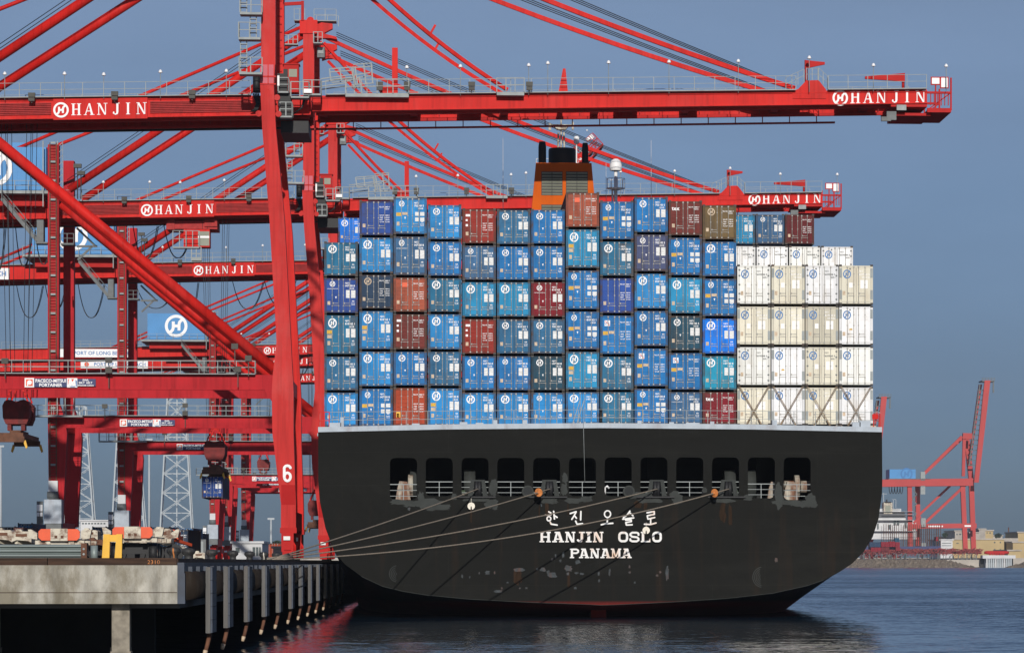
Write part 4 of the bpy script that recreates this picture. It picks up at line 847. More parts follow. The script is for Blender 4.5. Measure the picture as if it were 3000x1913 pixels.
# bollards
BOLL = []
def boll_y(px, X):
    lo, hi = 100, 600
    for _ in range(40):
        y = (lo+hi)/2; pp = CX+F*(X*math.cos(YAW)-y*math.sin(YAW))/(X*math.sin(YAW)+y*math.cos(YAW))
        if pp < px: lo = y
        else: hi = y
    return y
BX = -10.75
for i, px in enumerate([509, 552, 620, 682, 731, 773, 809]):
    y = boll_y(px, BX); BOLL.append(y)
    if i == 0:
        bo0 = thing('bollard', (BX, y, ZQ), 'pale scuffed mooring bollard with rust streak, nearest of the row', 'bollard', 'mooring bollards along the wharf edge')
        b = MB(); b.lathe([(.36, 0), (.30, .1), (.24, .35), (.25, .45), (.40, .60), (.42, .74), (.34, .86), (.12, .92)], 0, 0, 18); b.build('bollard_head', 'bollard', bo0)
        b = MB(); b.lathe([(.45, 0.002), (.45, .05)], 0, 0, 18); b.build('base_plate', 'rusty', bo0)
    else:
        c = copy_tree(bo0); c.scale = (.68,)*3; c.location = (BX, y, ZQ); c['label'] = ['dark mooring bollard next beyond the pale scuffed one', 'third dark mooring bollard on the wharf edge', 'fourth dark mooring bollard on the wharf edge', 'fifth dark mooring bollard on the wharf edge', 'dark mooring bollard with a vertical rust stripe', 'dark mooring bollard that holds the ship lines'][i-1]

for k_, m_ in ((0, 'guardo'), (5, 'guard')):
    o_ = [q for q in bpy.data.objects if q.name.startswith('bollard') and not q.parent and q.get('category') == 'bollard'][k_]
    b = MB(); b.tube([(.03, -.26, .2), (.03, -.25, .42), (.0, -.43, .64), (.0, -.42, .76), (-.02, -.33, .87)], [.05, .045, .05, .05, .03], 5); b.build('rust_streak', m_, o_)

bo0.scale = (.68,)*3
# ---------------------------------------------------------------- ship
TY = 241.0
sx0 = P(1758, 1262, TY)[0]
ship = thing('container_ship', (sx0, TY, 0), 'black-sterned container ship moored at the berth, loaded with containers', 'ship')
def S(px, py, Y=TY): x, z = P(px, py, Y); return (x-sx0, z)
low = [(932,1262),(932,1408),(937,1470),(953,1545),(978,1613),(1009,1651),(1059,1688),(1121,1717),(1183,1732),(1246,1742),(1370,1754),(1557,1764),(1700,1769),(1760,1772),(1800,1771),(1966,1763),(2132,1752),(2265,1737),(2365,1715),(2414,1698),(2464,1672),(2498,1649),(2531,1615),(2557,1572),(2574,1519),(2584,1446),(2585,1410),(2584,1262)]
top = [(2584,1264),(2200,1256),(1760,1252),(1300,1256),(932,1264)]
lowp = [S(*p) for p in low]; topp = [S(*p) for p in top]
outline = lowp[:-1]+[lowp[-1]]+topp[1:-1]
def rrect(x0, x1, z0, z1, r, n=5):
    q = []
    for cx, cz, a0 in ((x1-r, z0+r, -90), (x1-r, z1-r, 0), (x0+r, z1-r, 90), (x0+r, z0+r, 180)):
        for k in range(n+1): a = R(a0+90*k/n); q.append((cx+r*math.cos(a), cz+r*math.sin(a)))
    return q
holes = []; WIN = []
for i in range(12):
    px0 = 1142.5+104.85*i; zb_ = 1464 if i in (0, 11) else (1459 if i == 10 else 1453)
    x0, z1 = S(px0, 1341 if i < 6 else 1339.5); x1, z0 = S(px0+79, zb_); holes.append(rrect(x0, x1, z0, z1, .36)); WIN.append((x0, x1, z0, z1))
from mathutils.geometry import tessellate_polygon
loops = [outline]+holes
flat = [p for lp in loops for p in lp]
tri = tessellate_polygon([[Vector((x, z, 0)) for x, z in lp] for lp in loops])
b = MB()
def up(t):
    a, c, d = [flat[i] for i in t]; ar = (c[0]-a[0])*(d[1]-a[1])-(c[1]-a[1])*(d[0]-a[0]); return t if ar > 0 else t[::-1]
b.add([(x, 0, z) for x, z in flat], [up(t) for t in tri])
for h in holes:      # plate thickness round every opening
    n = len(h); b.add([(x, 0, z) for x, z in h]+[(x, .35, z) for x, z in h], [(i, (i+1)%n, n+(i+1)%n, n+i) for i in range(n)])
# sides and bottom, lofted forward
hb = 20.3; zt_ = max(p[1] for p in lowp); n = len(lowp); secs = []
for yy, s in ((0, 0), (6, .10), (14, .26), (26, .5), (45, .85), (70, 1), (200, 1), (245, 1.0), (268, 1.0)):
    sec = []
    taper = 1 if yy < 201 else (.62 if yy < 250 else .04)
    for x, z in lowp:
        t = (zt_-z)/(zt_-.9); t = max(0, min(1, t))
        zz = z-s*5.5*t**1.3; fx = abs(x)/20.3
        sx = max(0, min(1, (yy-40)/60)); xx = x*(1-sx*t)+(math.copysign(hb*min(1, fx*1.35), x) if abs(x) > .01 else 0)*sx*t
        sec.append((max(-hb, min(hb, xx))*taper, yy, zz))
    secs.append(sec)
vs = [p for sec in secs for p in sec]
fs = [(i*n+k+1, i*n+k, (i+1)*n+k, (i+1)*n+k+1) for i in range(len(secs)-1) for k in range(n-1)]
b.add(vs, fs)
hull = b.build('hull', 'hull', ship)
b = MB(); dz = zt_-.25
b.box(-20.0, 20.0, .3, 205, dz-.2, dz); b.build('weather_deck', 'deckgrey', ship)
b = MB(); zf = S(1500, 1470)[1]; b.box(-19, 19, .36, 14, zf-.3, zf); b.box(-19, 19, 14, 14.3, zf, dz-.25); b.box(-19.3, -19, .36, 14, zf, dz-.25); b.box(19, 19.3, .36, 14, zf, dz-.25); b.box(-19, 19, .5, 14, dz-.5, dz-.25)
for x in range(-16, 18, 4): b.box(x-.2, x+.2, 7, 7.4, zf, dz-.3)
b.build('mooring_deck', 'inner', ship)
# pale welded seam at the transom foot
b = MB(); b.tube([(x, -.005, z) for x, z in lowp[6:20]], .022, 5, cap=False); b.build('seam', 'patch', ship)
# bulwark strip and deck edge fittings
b = MB()
tp = sorted(topp); 
for i in range(len(tp)-1): b.beam((tp[i][0], .06, tp[i][1]+.14), (tp[i+1][0], .06, tp[i+1][1]+.14), .16, .36)
for px, w, h in ((982, 34, 14), (1002, 10, 30), (1218, 22, 12), (1358, 22, 16), (1405, 22, 14), (1451, 12, 22), (1538, 14, 22), (1874, 12, 20), (1968, 14, 16), (2030, 40, 14), (2087, 12, 18), (2270, 14, 22), (2510, 24, 16), (2535, 32, 20)):
    x, z = S(px, 1252); b.box(x-w/82, x+w/82, .16, .6, z, z+h/41)
b.build('bulwark', 'deckgrey', ship)
b = MB(); xa, za = S(936, 1250); xb, zb2 = S(2580, 1250); b.rail((xa, .5, za-.1), (0, .5, za+.15), 1.15, 1.5, .022); b.rail((0, .5, za+.15), (xb, .5, zb2-.1), 1.15, 1.5, .022)
for px in (1700, 1712): x, z = S(px, 1250); b.beam((x-.6, .4, z), (x, .4, z+1.9), .05, .05)
b.build('deck_railing', 'galv', ship)
b = MB(); x0, z0 = S(2561, 1252); b.rail((x0, .3, z0), (x0+.45, .3, z0), 1.0, .45, .03); b.box(x0-.1, x0+.35, .25, .35, z0+.6, z0+.95); x0, z0 = S(935, 1256); b.rail((x0, .3, z0), (x0+.7, .3, z0), 1.2, .35, .035); b.build('corner_steps', 'red', ship)
b = MB(); x, z = S(1762, 1195); b.tube([(x, .8, S(0, 1255)[1]), (x, .8, z)], .1, 6); b.box(x-.2, x+.2, .6, .9, S(0,1255)[1], z-1); b.build('stern_light_post', 'black', ship)
# rails in the openings
b = MB()
for i, (x0, x1, z0, z1) in enumerate(WIN):
    hh = 1.02 if i not in (0, 11) else 1.1
    for q in (1, .62, .25): b.beam((x0-.02, .2, z0+hh*q), (x1+.02, .2, z0+hh*q), .04, .035 if q < 1 else .055)
    xm = (x0+x1)/2; b.beam((xm, .2, z0), (xm, .2, z0+hh), .05, .05)
b.build('opening_rail', 'galv', ship)
# winches
def winch(px, par=ship):
    x, z = S(px, 1468); b = MB()
    b.prism([(x-.55, zf), (x+.55, zf), (x+.42, zf+1.0), (x+.3, zf+1.45), (x-.25, zf+1.5), (x-.4, zf+1.0)], 1.2, 1.9)
    b.tube([(x+.35, 2.4, zf+1.15), (x+.7, 2.4, zf+1.15)], .85, 18); b.tube([(x+.8, 2.4, zf+1.15), (x+1.6, 2.4, zf+1.15)], .45, 14)
    return b.build('winch', 'winch', par)
winch(1180); winch(2322); winch(2274)
b = MB()
for px in (1200, 1360, 2130, 2190): x, z = S(px, 1440); b.tube([(x, 3, zf+1.3), (x+.8, 3, zf+1.3)], 1.1, 18)
b.build('rope_drum', 'patch', ship)
# roller fairleads in the third, fifth, eighth and tenth openings
FL = []
for i in (2, 4, 7, 9):
    x0, x1, z0, z1 = WIN[i]; xa = x0+.55; xb = x1-.15; b = MB()
    b.prism([(xa-.1, z0), (xa+.25, z0), (xa+.35, z0+1.05), (xa+.1, z0+1.05)], -.05, .35); b.prism([(xb-.25, z0), (xb+.1, z0), (xb-.1, z0+1.05), (xb-.35, z0+1.05)], -.05, .35)
    b.box(xa+.1, xb-.1, -.05, .35, z0+1.05, z0+1.16); o = b.build('fairlead', 'patch', ship)
    b = MB(); b.box(x0-.3, x1+.5, -.22, -.02, z0-.12, z0-.02)
    for x in (xa+.5, xb-.5): b.tube([(x, .1, z0), (x, .1, z0+1.04)], .17, 12)
    b.build('roller', 'black', o); FL.append(((xa+xb)/2, z0+.5))
# pipe chocks by the sixth and seventh openings
for px in (1546, 1842):
    x, z = S(px, 1439); b = MB(); vs = []
    b.tube([(x, -.25, z), (x, .3, z)], .42, 20); o = b.build('pipe_chock', 'patch', ship); b = MB(); b.disc(x, z, .31, -.262, 20); b.build('chock_bore', 'inner', o)  # flat dark disc on the capped pipe, painted shade of the bore
b = MB(); x, z = S(1775, 1428); b.tube([(x-.05, .25, z-.7), (x-.05, .25, z), (x+.1, .25, z+.12), (x+.25, .25, z-.05)], .07, 8); b.build('vent_pipe', 'sign', ship)
for px in (1357, 2158):
    x, z = S(px, 1440); b = MB(); b.tube([(x, .6, z-.55), (x, .6, z-.1)], .08, 8); b.box(x-.14, x+.14, .45, .75, z-.1, z+.12, 1); b.build('capped_vent', ['cream', 'leaf'], ship)
# thin flag halyard
b = MB(); p = S(1708, 1200); q = S(1713, 1410); b.tube([(p[0], -.15, p[1]), (q[0], -.15, q[1])], .018, 5); b.build('halyard', 'galv', ship)
# primer patches and rust runs on the transom
def blob(cx, cy, rx, ry, y=-.004, n=22, j=.28, seed=0):
    rnd = random.Random(seed); b = []
    for k in range(n):
        a = 2*math.pi*k/n; q = 1+rnd.uniform(-j, j); c, s = math.cos(a), math.sin(a)
        px = cx+rx*math.copysign(abs(c)**.6, c)*q; py = cy+ry*math.copysign(abs(s)**.6, s)*(1+rnd.uniform(-j, j)); b.append(S(px, py))
    return b
b = MB(); k = 0
for cx, cy, rx, ry in ((1172,1470,26,7),(1206,1475,24,10),(1232,1458,9,16),(1262,1476,34,14),(1285,1486,36,9),(1330,1456,7,9),(1445,1428,11,22),(1440,1474,18,14),(1450,1486,8,7),(1395,1462,40,7),(1655,1400,8,14),(1652,1433,10,16),(1680,1466,24,8),(1720,1462,16,9),(1610,1466,26,9),(1875,1452,30,9),(1906,1466,38,7),(1978,1452,14,12),(1986,1462,16,14),(2064,1436,7,8),(2120,1466,30,6),(2192,1458,12,9),(2284,1462,10,26),(2300,1472,34,7),(2340,1474,26,8),(2374,1464,16,18),(2384,1480,10,6),(2280,1440,9,25),(2360,1480,18,6)):
    b.flat(blob(cx, cy, rx, ry, seed=k), -.003); k += 1
b.build('primer_patch', 'patch', ship)
b = MB()
for cx, cy, rx, ry in ((1354,1687,2.5,5),(1376,1690,2,3),(1404,1678,2,3),(1429,1676,7,6),(1449,1677,2,4),(1590,1668,8,6),(1574,1666,3,3),(1618,1683,12,7),(1606,1676,4,6),(1650,1625,3,9),(1628,1628,2.5,6),(1642,1642,3,4),(1618,1638,3,3),(1665,1665,11,10),(1664,1680,4,4),(1693,1645,7,7),(1690,1678,6,3),(1705,1680,5,3),(1754,1680,2.5,6),(1755,1700,2.5,5),(1786,1676,3,9),(1844,1660,2.5,4),(1845,1676,3,3),(1859,1706,2.5,3),(1925,1685,3.5,3),(1934,1675,3,3),(1955,1678,5,18),(1685,1722,4,4),(1462,1732,12,4),(1523,1722,2.5,2.5),(1542,1722,3,3),(1470,1722,3,3),(1487,1706,3,2),(1519,1668,15,5),(2274,1640,4,6),(1198,1490,4,5),(1586,1480,2,4)):
    b.flat(blob(cx, cy, rx, ry, seed=k, n=14, j=.35), -.006); k += 1
b.build('bare_patch', 'patch2', ship)
b = MB()
for cx, cy, rx, ry in ((1513,1692,8,22),(1520,1688,9,18),(1666,1700,4,22),(1380,1500,3,26),(1868,1478,10,10),(1891,1480,6,12),(2118,1500,9,26),(2140,1510,5,34),(1602,1490,5,20),(1664,1490,2,18),(1580,1500,2,20)):
    b.flat(blob(cx, cy, rx, ry, seed=k, n=18, j=.3), -.007); k += 1
b.build('rust_run', 'ruststreak', ship)
# worn ring marks left by tug fenders
b = MB()
for cx, cy, r in ((2235, 1690, 30), (1165, 1680, 24)):
    for q in range(5): 
        x, z = S(cx, cy); rr = (r-5*q)/41.4
        b.strip([(x+rr*math.cos(R(a)), z+rr*math.sin(R(a))) for a in range(100+10*q, 270-8*q, 10)], .05, -.004, caps=False)
b.build('scuff_ring', 'patch', ship)
# ship's name
Z6 = lambda zx, zy: S(1550+zx/5.351, 1470+zy/5.351, TY-.02)
def slab(mb, ch, x0, x1, z0, z1, y):
    w = x1-x0; h = z1-z0; t = .235*h; s = .13*h; r = lambda a, c, d, e: mb.rect(a, c, d, e, y)
    if ch == 'H':
        for q in (x0, x1): 
            m = x0+.2*w if q == x0 else x1-.2*w; r(m-t/2, m+t/2, z0, z1); r(m-.2*w, m+.22*w if q == x0 else m+.2*w, z0, z0+s); r(m-.2*w, m+.2*w, z1-s, z1)
        r(x0+.2*w, x1-.2*w, z0+.43*h, z0+.58*h)
    if ch == 'A':
        m = (x0+x1)/2; mb.flat([(x0+.08*w, z0), (x0+.28*w, z0), (m+.02*w, z1), (m-.16*w, z1)], y); mb.flat([(x1-.30*w, z0), (x1-.05*w, z0), (m+.16*w, z1), (m-.10*w, z1)], y)
        r(x0+.25*w, x1-.25*w, z0+.24*h, z0+.37*h); r(x0-.02*w, x0+.40*w, z0, z0+s); r(x1-.42*w, x1+.02*w, z0, z0+s); r(m-.3*w, m+.12*w, z1-s, z1)
    if ch == 'N':
        r(x0+.10*w, x0+.24*w, z0, z1); r(x1-.24*w, x1-.10*w, z0, z1); mb.flat([(x0+.06*w, z1), (x0+.36*w, z1), (x1-.1*w, z0), (x1-.38*w, z0)], y)
        r(x0, x0+.36*w, z0, z0+s); r(x0, x0+.25*w, z1-s, z1); r(x1-.36*w, x1, z1-s, z1)
    if ch == 'J':
        r(x0+.5*w, x0+.82*w, z0+.25*h, z1); r(x0+.30*w, x1+.02*w, z1-s, z1); mb.strip([(x0+.66*w, z0+.3*h), (x0+.58*w, z0+.12*h), (x0+.36*w, z0+.09*h), (x0+.16*w, z0+.20*h)], .2*h, y)
    if ch == 'I': r(x0+.26*w, x1-.26*w, z0, z1); r(x0, x1, z0, z0+s); r(x0, x1, z1-s, z1)
    if ch == 'O':
        q = rrect(x0+t/2, x1-t/2, z0+.1*h, z1-.1*h, .26*h); tt = .22*h; mb.strip(q+[q[0]], tt, y)
    if ch == 'S':
        tt = .19*h; a = x0+tt/2; c = x1-tt/2
        mb.strip([(c, z1-.30*h), (c-.02*w, z1-.16*h), (c-.18*w, z1-.09*h), (a+.18*w, z1-.09*h), (a, z1-.22*h), (a, z1-.32*h), (a+.16*w, z0+.53*h), (c-.14*w, z0+.47*h), (c, z0+.34*h), (c, z0+.2*h), (c-.18*w, z0+.09*h), (a+.18*w, z0+.09*h), (a, z0+.18*h), (a, z0+.3*h)], tt, y)
    if ch == 'L': r(x0+.10*w, x0+.36*w, z0, z1); r(x0, x0+.48*w, z1-s, z1); r(x0, x1, z0, z0+s*1.1); r(x1-.14*w, x1, z0, z0+.36*h)
    if ch == 'P':
        r(x0+.10*w, x0+.34*w, z0, z1); r(x0, x0+.46*w, z0, z0+s); r(x0, x0+.3*w, z1-s, z1)
        mb.strip([(x0+.3*w, z1-.09*h), (x0+.72*w, z1-.09*h), (x1-.1*w, z1-.20*h), (x1-.1*w, z1-.36*h), (x0+.72*w, z1-.48*h), (x0+.3*w, z1-.48*h)], .18*h, y)
    if ch == 'M':
        r(x0+.10*w, x0+.22*w, z0, z1); r(x1-.28*w, x1-.06*w, z0, z1); m = (x0+x1)/2; mb.flat([(x0+.06*w, z1), (x0+.30*w, z1), (m+.02*w, z0+.12*h), (m-.1*w, z0+.12*h)], y); mb.flat([(x1-.06*w, z1), (x1-.26*w, z1), (m-.1*w, z0+.12*h), (m+.04*w, z0+.12*h)], y)
        r(x0-.02*w, x0+.34*w, z0, z0+s); r(x1-.40*w, x1+.02*w, z0, z0+s); r(x0-.02*w, x0+.2*w, z1-s, z1); r(x1-.2*w, x1+.02*w, z1-s, z1)
b = MB()
for ch, a, c in (('H',165,340),('A',365,545),('N',565,725),('J',745,870),('I',890,980),('N',1000,1165),('O',1395,1555),('S',1570,1730),('L',1750,1900),('O',1925,2080)):
    (x0, z1), (x1, z0) = Z6(a, 465), Z6(c, 630); slab(b, ch, x0, x1, z0, z1, -.01)
b.build('name_lettering', 'nametext', ship); b = MB()
for ch, a, c in (('P',640,785),('A',785,940),('N',955,1105),('A',1120,1275),('M',1285,1440),('A',1450,1605)):
    (x0, z1), (x1, z0) = Z6(a, 728), Z6(c, 878); slab(b, ch, x0, x1, z0, z1, -.01)
b.build('name_lettering', 'nametext', ship)
b = MB(); HG = [[(300,150),(340,168)], [(255,205),(345,195)], [(385,145),(398,265)], [(400,215),(440,240)], [(325,300),(345,345),(440,360)],
  [(645,180),(738,150)], [(735,160),(700,225),(670,270)], [(710,210),(742,252)], [(812,148),(808,280)], [(730,298),(752,348),(838,338)],
  [(1228,240),(1225,320)], [(1132,355),(1220,338),(1312,332)], [(1580,142),(1540,200),(1478,245)], [(1578,168),(1628,215)], [(1468,268),(1640,248)],
  [(1512,285),(1600,278),(1602,305),(1515,322),(1525,360),(1615,356)], [(1848,168),(1960,148),(1962,192),(1852,215),(1862,268),(1968,242)], [(1905,265),(1905,335)], [(1808,347),(1900,352),(1988,328)]]
for q in HG: b.strip([Z6(*p) for p in q], 24/5.351/41.3, -.01)
for cx, cy, r in ((310, 262, 30), (1228, 190, 48)): b.strip([Z6(cx+r*math.cos(R(a)), cy+1.1*r*math.sin(R(a))) for a in range(0, 361, 20)], 22/5.351/41.3, -.01)
b.build('name_lettering', 'nametext', ship)
# rudder head showing at the waterline
b = MB(); x = S(1762, 0)[0]; b.prism([(x-.55, -2), (x+.55, -2), (x+.55, .95), (x-.55, .95)], 4.5, 8); b.build('rudder_post', 'hull', ship)

# funnel with louvres, pipes and mast
FY = 329.0-TY
Sf = lambda px, py: S(px, py, 329.0)
b = MB(); tz = Sf(0, 465)[1]; x0t = Sf(1570, 465)[0]; x1t = Sf(1733, 465)[0]; x0b, zb3 = Sf(1558, 612); x1b, _ = Sf(1745, 612); k = (x0b-x0t)/(zb3-tz); zlow = 20; xl = x0t+k*(zlow-tz); xr = x1t+(x1b-x1t)/(zb3-tz)*(zlow-tz)
yd = 9
b.add([(xl, FY, zlow), (xr, FY, zlow), (xr, FY+yd, zlow), (xl, FY+yd, zlow), (x0t, FY, tz), (x1t, FY, tz), (x1t-.2, FY+yd-.5, tz), (x0t+.2, FY+yd-.5, tz)], [(0,1,5,4),(1,2,6,5),(2,3,7,6),(3,0,4,7),(4,5,6,7)])
fn = b.build('funnel', 'funnel', ship)
for a, c, e, g in ((1586, 1648, 503, 573), (1658, 1722, 503, 573), (1586, 1648, 600, 625)):
    b = MB(); (xa, za), (xb, zb4) = Sf(a, e), Sf(c, g); b.box(xa, xb, FY-.03, FY-.004, zb4, za, 1); n = max(2, int((za-zb4)/.27)); h = (za-zb4)/n
    for q in range(n): b.add([(xa+.04, FY-.06, zb4+q*h+.03), (xb-.04, FY-.06, zb4+q*h+.03), (xb-.04, FY-.18, zb4+(q+.74)*h), (xa+.04, FY-.18, zb4+(q+.74)*h)], [(0,1,2,3)])
    b.box((xa+xb)/2-.02, (xa+xb)/2+.02, FY-.2, FY-.04, zb4, za, 1); b.build('louvre', ['louver', 'black'], fn)
b = MB(); xa, za = Sf(1609, 427); xb, _ = Sf(1690, 427); r = (xb-xa)/2; b.lathe([(r, tz+.001), (r, za-.2), (r*.96, za), (.3, za+.05)], (xa+xb)/2, FY+2.6, 24); b.build('exhaust_casing', 'black', fn)
for a, c, e in ((1578, 1601, 412), (1706, 1725, 416)):
    xa, za = Sf(a, e); xb, _ = Sf(c, e); b = MB(); r = (xb-xa)/2; b.lathe([(r, tz+.001), (r, za-.5), (r*.8, za)], (xa+xb)/2, FY+1.0, 14); b.build('exhaust_pipe', 'black', fn)
b = MB(); b.rail((x0t+.2, FY+6, tz), (x1t-.2, FY+6, tz), 1.1, .9, .03); b.build('funnel_rail', 'dimwhite', fn)
b = MB(); my = 337-TY; Sm = lambda px, py: S(px, py, 337); x, z = Sm(1644, 368); z0 = 30
for dx in (-.55, 0, .55): b.tube([(x+dx*1.2, my, z0), (x+dx*.5, my, z-.7)], .09, 6)
b.prism([(x-.7, z-.15), (x+.7, z-.15), (x+.4, z-.45), (x-.4, z-.45)], my-.4, my+.4); b.tube([(x-1.1, my, z+.05), (x+1.2, my, z+.05)], .05, 6); b.box(x-1.25, x-1.0, my-.1, my+.1, z-.5, z+.2); b.box(x+1.05, x+1.25, my-.1, my+.1, z-.45, z+.35); b.tube([(x, my, z-.7), (x, my, z+.9)], .08, 6); b.build('signal_mast', 'cream', ship)
b = MB(); x, z = Sm(1689, 412); b.tube([(x, my, z0), (x, my, z-.3)], .07, 6); b.lathe([(.2, z-.35), (.28, z-.2), (.28, z+.3), (.15, z+.42)], x, my, 12); b.build('antenna', 'sign', ship)
b = MB(); x, z = Sm(1804, 500); r = 18.3/29.8; b.lathe([(r*.9, z-.02), (r, z+.1), (r*1.0, z+.45), (r*.92, z+.75), (r*.7, z+1.0), (r*.35, z+1.14), (.02, z+1.18)], x, my, 20); b.tube([(x, my, z), (x, my, 25)], .17, 10); b.tube([(x-.35, my-.2, 25), (x-.35, my-.2, Sm(0,545)[1])], .09, 6); zr_ = Sm(0, 541)[1]
b.lathe([(.45, zr_-.1), (.92, zr_), (.92, zr_+.08), (.1, zr_+.09)], x, my, 14)
for k in range(9): a = 2*math.pi*k/9; b.beam((x+.9*math.cos(a), my+.9*math.sin(a), zr_), (x+.9*math.cos(a), my+.9*math.sin(a), zr_+1.0), .05, .05)
b.tube([(x+.9*math.cos(R(q)), my+.9*math.sin(R(q)), zr_+1.0) for q in range(0, 361, 24)], .03, 5); b.build('satellite_dome', 'sign', ship)
b = MB()
for px, py in ((1909, 411), (1475, 406), (1777, 478)): x, z = Sm(px, py); b.tube([(x, my, 25), (x-.05, my, z)], [.05, .02], 5)
b.build('whip_aerial', 'dimwhite', ship)

# mooring lines and their rat guards
yb = 226.0; 
def wp(px, py, Y): x, z = P(px, py, Y); return Vector((x, Y, z))
by = boll_y(809, BX)
ends = [Vector((FL[i][0]+sx0, TY-.12, FL[i][1])) for i in range(4)]
BE = Vector((BX+.25, boll_y(809, BX)-1.5, ZQ+.35))
lab = ['upper mooring line, steepest, to the third stern opening', 'second mooring line with orange disc near the fifth stern opening', 'third mooring line, running to the eighth stern opening', 'lowest mooring line crossing the white ship name']
for i in range(4):
    p = ends[i]; q = BE+Vector((-.1*i, -1.0*i, -.06*i)); pts = []
    sg = (.12, .25, .45, .95)[i]
    for k in range(25): t = k/24; pts.append(p.lerp(q, t)-Vector((0, 0, 4*sg*t*(1-t))))
    pts = [p+Vector((.15, .6, -.05))]+pts
    b = MB(); b.tube(pts, .045, 6); one('mooring_rope', b, 'rope', lab[i], 'rope', group='stern mooring lines')
    b = MB(); n = 9
    b.tube([q+Vector((.0, .1, 0)), q+Vector((-.45, .6, -.05)), q+Vector((-.75, .2, -.1)), q+Vector((-.4, -.35, -.05)), q], .06, 6); b.tube([pts[-2], pts[-1]], .07, 6); o = [x for x in bpy.data.objects if x.name.startswith('mooring_rope')][-1]; b.build('rope_eye', 'rope', o)
    if i in (1, 3):
        t = .045 if i == 1 else .035; c = p.lerp(q, t)-Vector((0, 0, 4*sg*t*(1-t))); d = (q-p).normalized()
        b = MB(); b.tube([c-d*.03, c+d*.03], .30, 20); b.tube([c-d*.2, c+d*.2], .08, 8); one('rat_guard', b, 'guardo', ['', 'orange rat guard disc on the second mooring line', '', 'orange rat guard disc on the lowest mooring line, farthest right'][i], 'rat guard', group='rat guards')
for px, py, m_, l_ in ((1380.5, 1482, 'guard', 'white rat guard disc hanging flat below the third stern opening'), (1893, 1553, 'guard', 'half rusted rat guard disc hanging over the ship name')):
    x, z = P(px, py, TY-.3); b = MB(); q = [(x+.26*math.cos(R(a)), z+.26*math.sin(R(a))) for a in range(-78, 259, 12)]+[(x-.03, z-.02), (x+.03, z-.02)]
    b.prism(q, TY-.33, TY-.28); b.beam((x, TY-.3, z), (x, TY-.3, z+.55), .02, .03); one('rat_guard', b, m_, l_, 'rat guard', group='rat guards')

# ---------------------------------------------------------------- containers
CB = {'bright blue': (46,137,204), 'mid blue': (36,117,184), 'steel blue': (52,108,150), 'teal blue': (40,112,152), 'cyan blue': (42,142,192), 'slate blue': (64,104,146), 'dull violet blue': (76,84,122),
      'indigo blue': (46,80,158), 'dark navy': (42,62,88), 'deep blue': (26,66,140), 'dark teal': (34,74,96), 'vivid blue': (18,122,232), 'turquoise': (36,148,184), 'terracotta': (164,82,62), 'orange brown': (166,66,42),
      'red brown': (146,46,38), 'dark brown': (112,48,44), 'dark red': (128,26,40), 'olive brown': (116,94,62), 'maroon': (104,36,40), 'cream': (250,247,236), 'beige': (224,216,200), 'pale grey beige': (206,198,182), 'white': (253,251,242)}
CW = 2.438; CL = 12.19; H0 = 2.6
proto = {}
def body_mb():
    b = MB(); h = CW/2
    for s in (-1, 1):
        xa, xb = (s*h, s*(h-.15)) if s > 0 else (s*h, s*(h-.15)); xa, xb = min(xa, xb), max(xa, xb)
        b.box(xa, xb, .0, .16, .12, H0-.12); b.box(xa, xb, CL-.16, CL, .12, H0-.12)
    b.box(-h+.15, h-.15, .012, .14, H0-.20, H0-.07, 0); b.box(-h+.15, h-.15, .012, .14, .07, .21, 0)
    b.box(-h+.15, h-.15, .045, .15, .21, H0-.20, 1)                       # dark gasket behind the doors
    n = 44; pr = []
    for k in range(n+1): pr.append((.16+(CL-.32)*k/n, .035 if (k//2) % 2 else 0.0))
    for s in (-1, 1):
        vs = []; 
        for y, d in pr: vs += [(s*(h-.02-d), y, .12), (s*(h-.02-d), y, H0-.1)]
        b.add(vs, [((2*i, 2*i+1, 2*i+3, 2*i+2) if s > 0 else (2*i, 2*i+2, 2*i+3, 2*i+1)) for i in range(n)])
        b.beam((s*(h-.05), .16, .1), (s*(h-.05), CL-.16, .1), .09, .16); b.beam((s*(h-.05), .16, H0-.1), (s*(h-.05), CL-.16, H0-.1), .09, .12)
    b.box(-h+.1, h-.1, .16, CL-.05, H0-.10, H0-.06); b.box(-h+.1, h-.1, .16, CL-.05, .09, .15); b.box(-h+.15, h-.15, CL-.08, CL-.03, .12, H0-.12)
    return b
def door_mb(kind):
    w = 1.055; b = MB(); z0, z1 = .215, H0-.205
    if kind == 'plain': b.box(.012, w, .0, .044, z0, z1)
    else:
        cuts = {'three': (.33, .62), 'five': (.17, .34, .51, .68, .84), 'ribbed': (.12, .24, .36, .48, .60, .72, .84), 'two': (.22, .30, .62, .70)}[kind]
        b.box(.012, w, .022, .044, z0, z1); zs = [0]+list(cuts)+[1]
        b.box(.012, .10, .0, .0215, z0, z1); b.box(w-.10, w, .0, .0215, z0, z1)
        for i in range(len(zs)-1): b.box(.1002, w-.1002, .0, .0215, z0+zs[i]*(z1-z0)+(.035 if i else 0), z0+zs[i+1]*(z1-z0)-(.035 if i < len(zs)-2 else 0))
    return b
def rod_mb():
    b = MB(); b.tube([(0, -.035, .14), (0, -.035, H0-.12)], .022, 6)
    for z in (.17, H0-.16): b.box(-.05, .05, -.06, .0, z-.05, z+.05)
    for z in (.55, 1.3, 2.0): b.box(-.045, .045, -.055, .0, z-.025, z+.025)
    return b
def handle_mb(s):
    b = MB(); b.box(0, .42, -.04, -.015, .72, .75); b.box(.05, .10, -.05, 0, .68, .8); b.box(.05, .42, -.04, -.015, .56, .59); return b
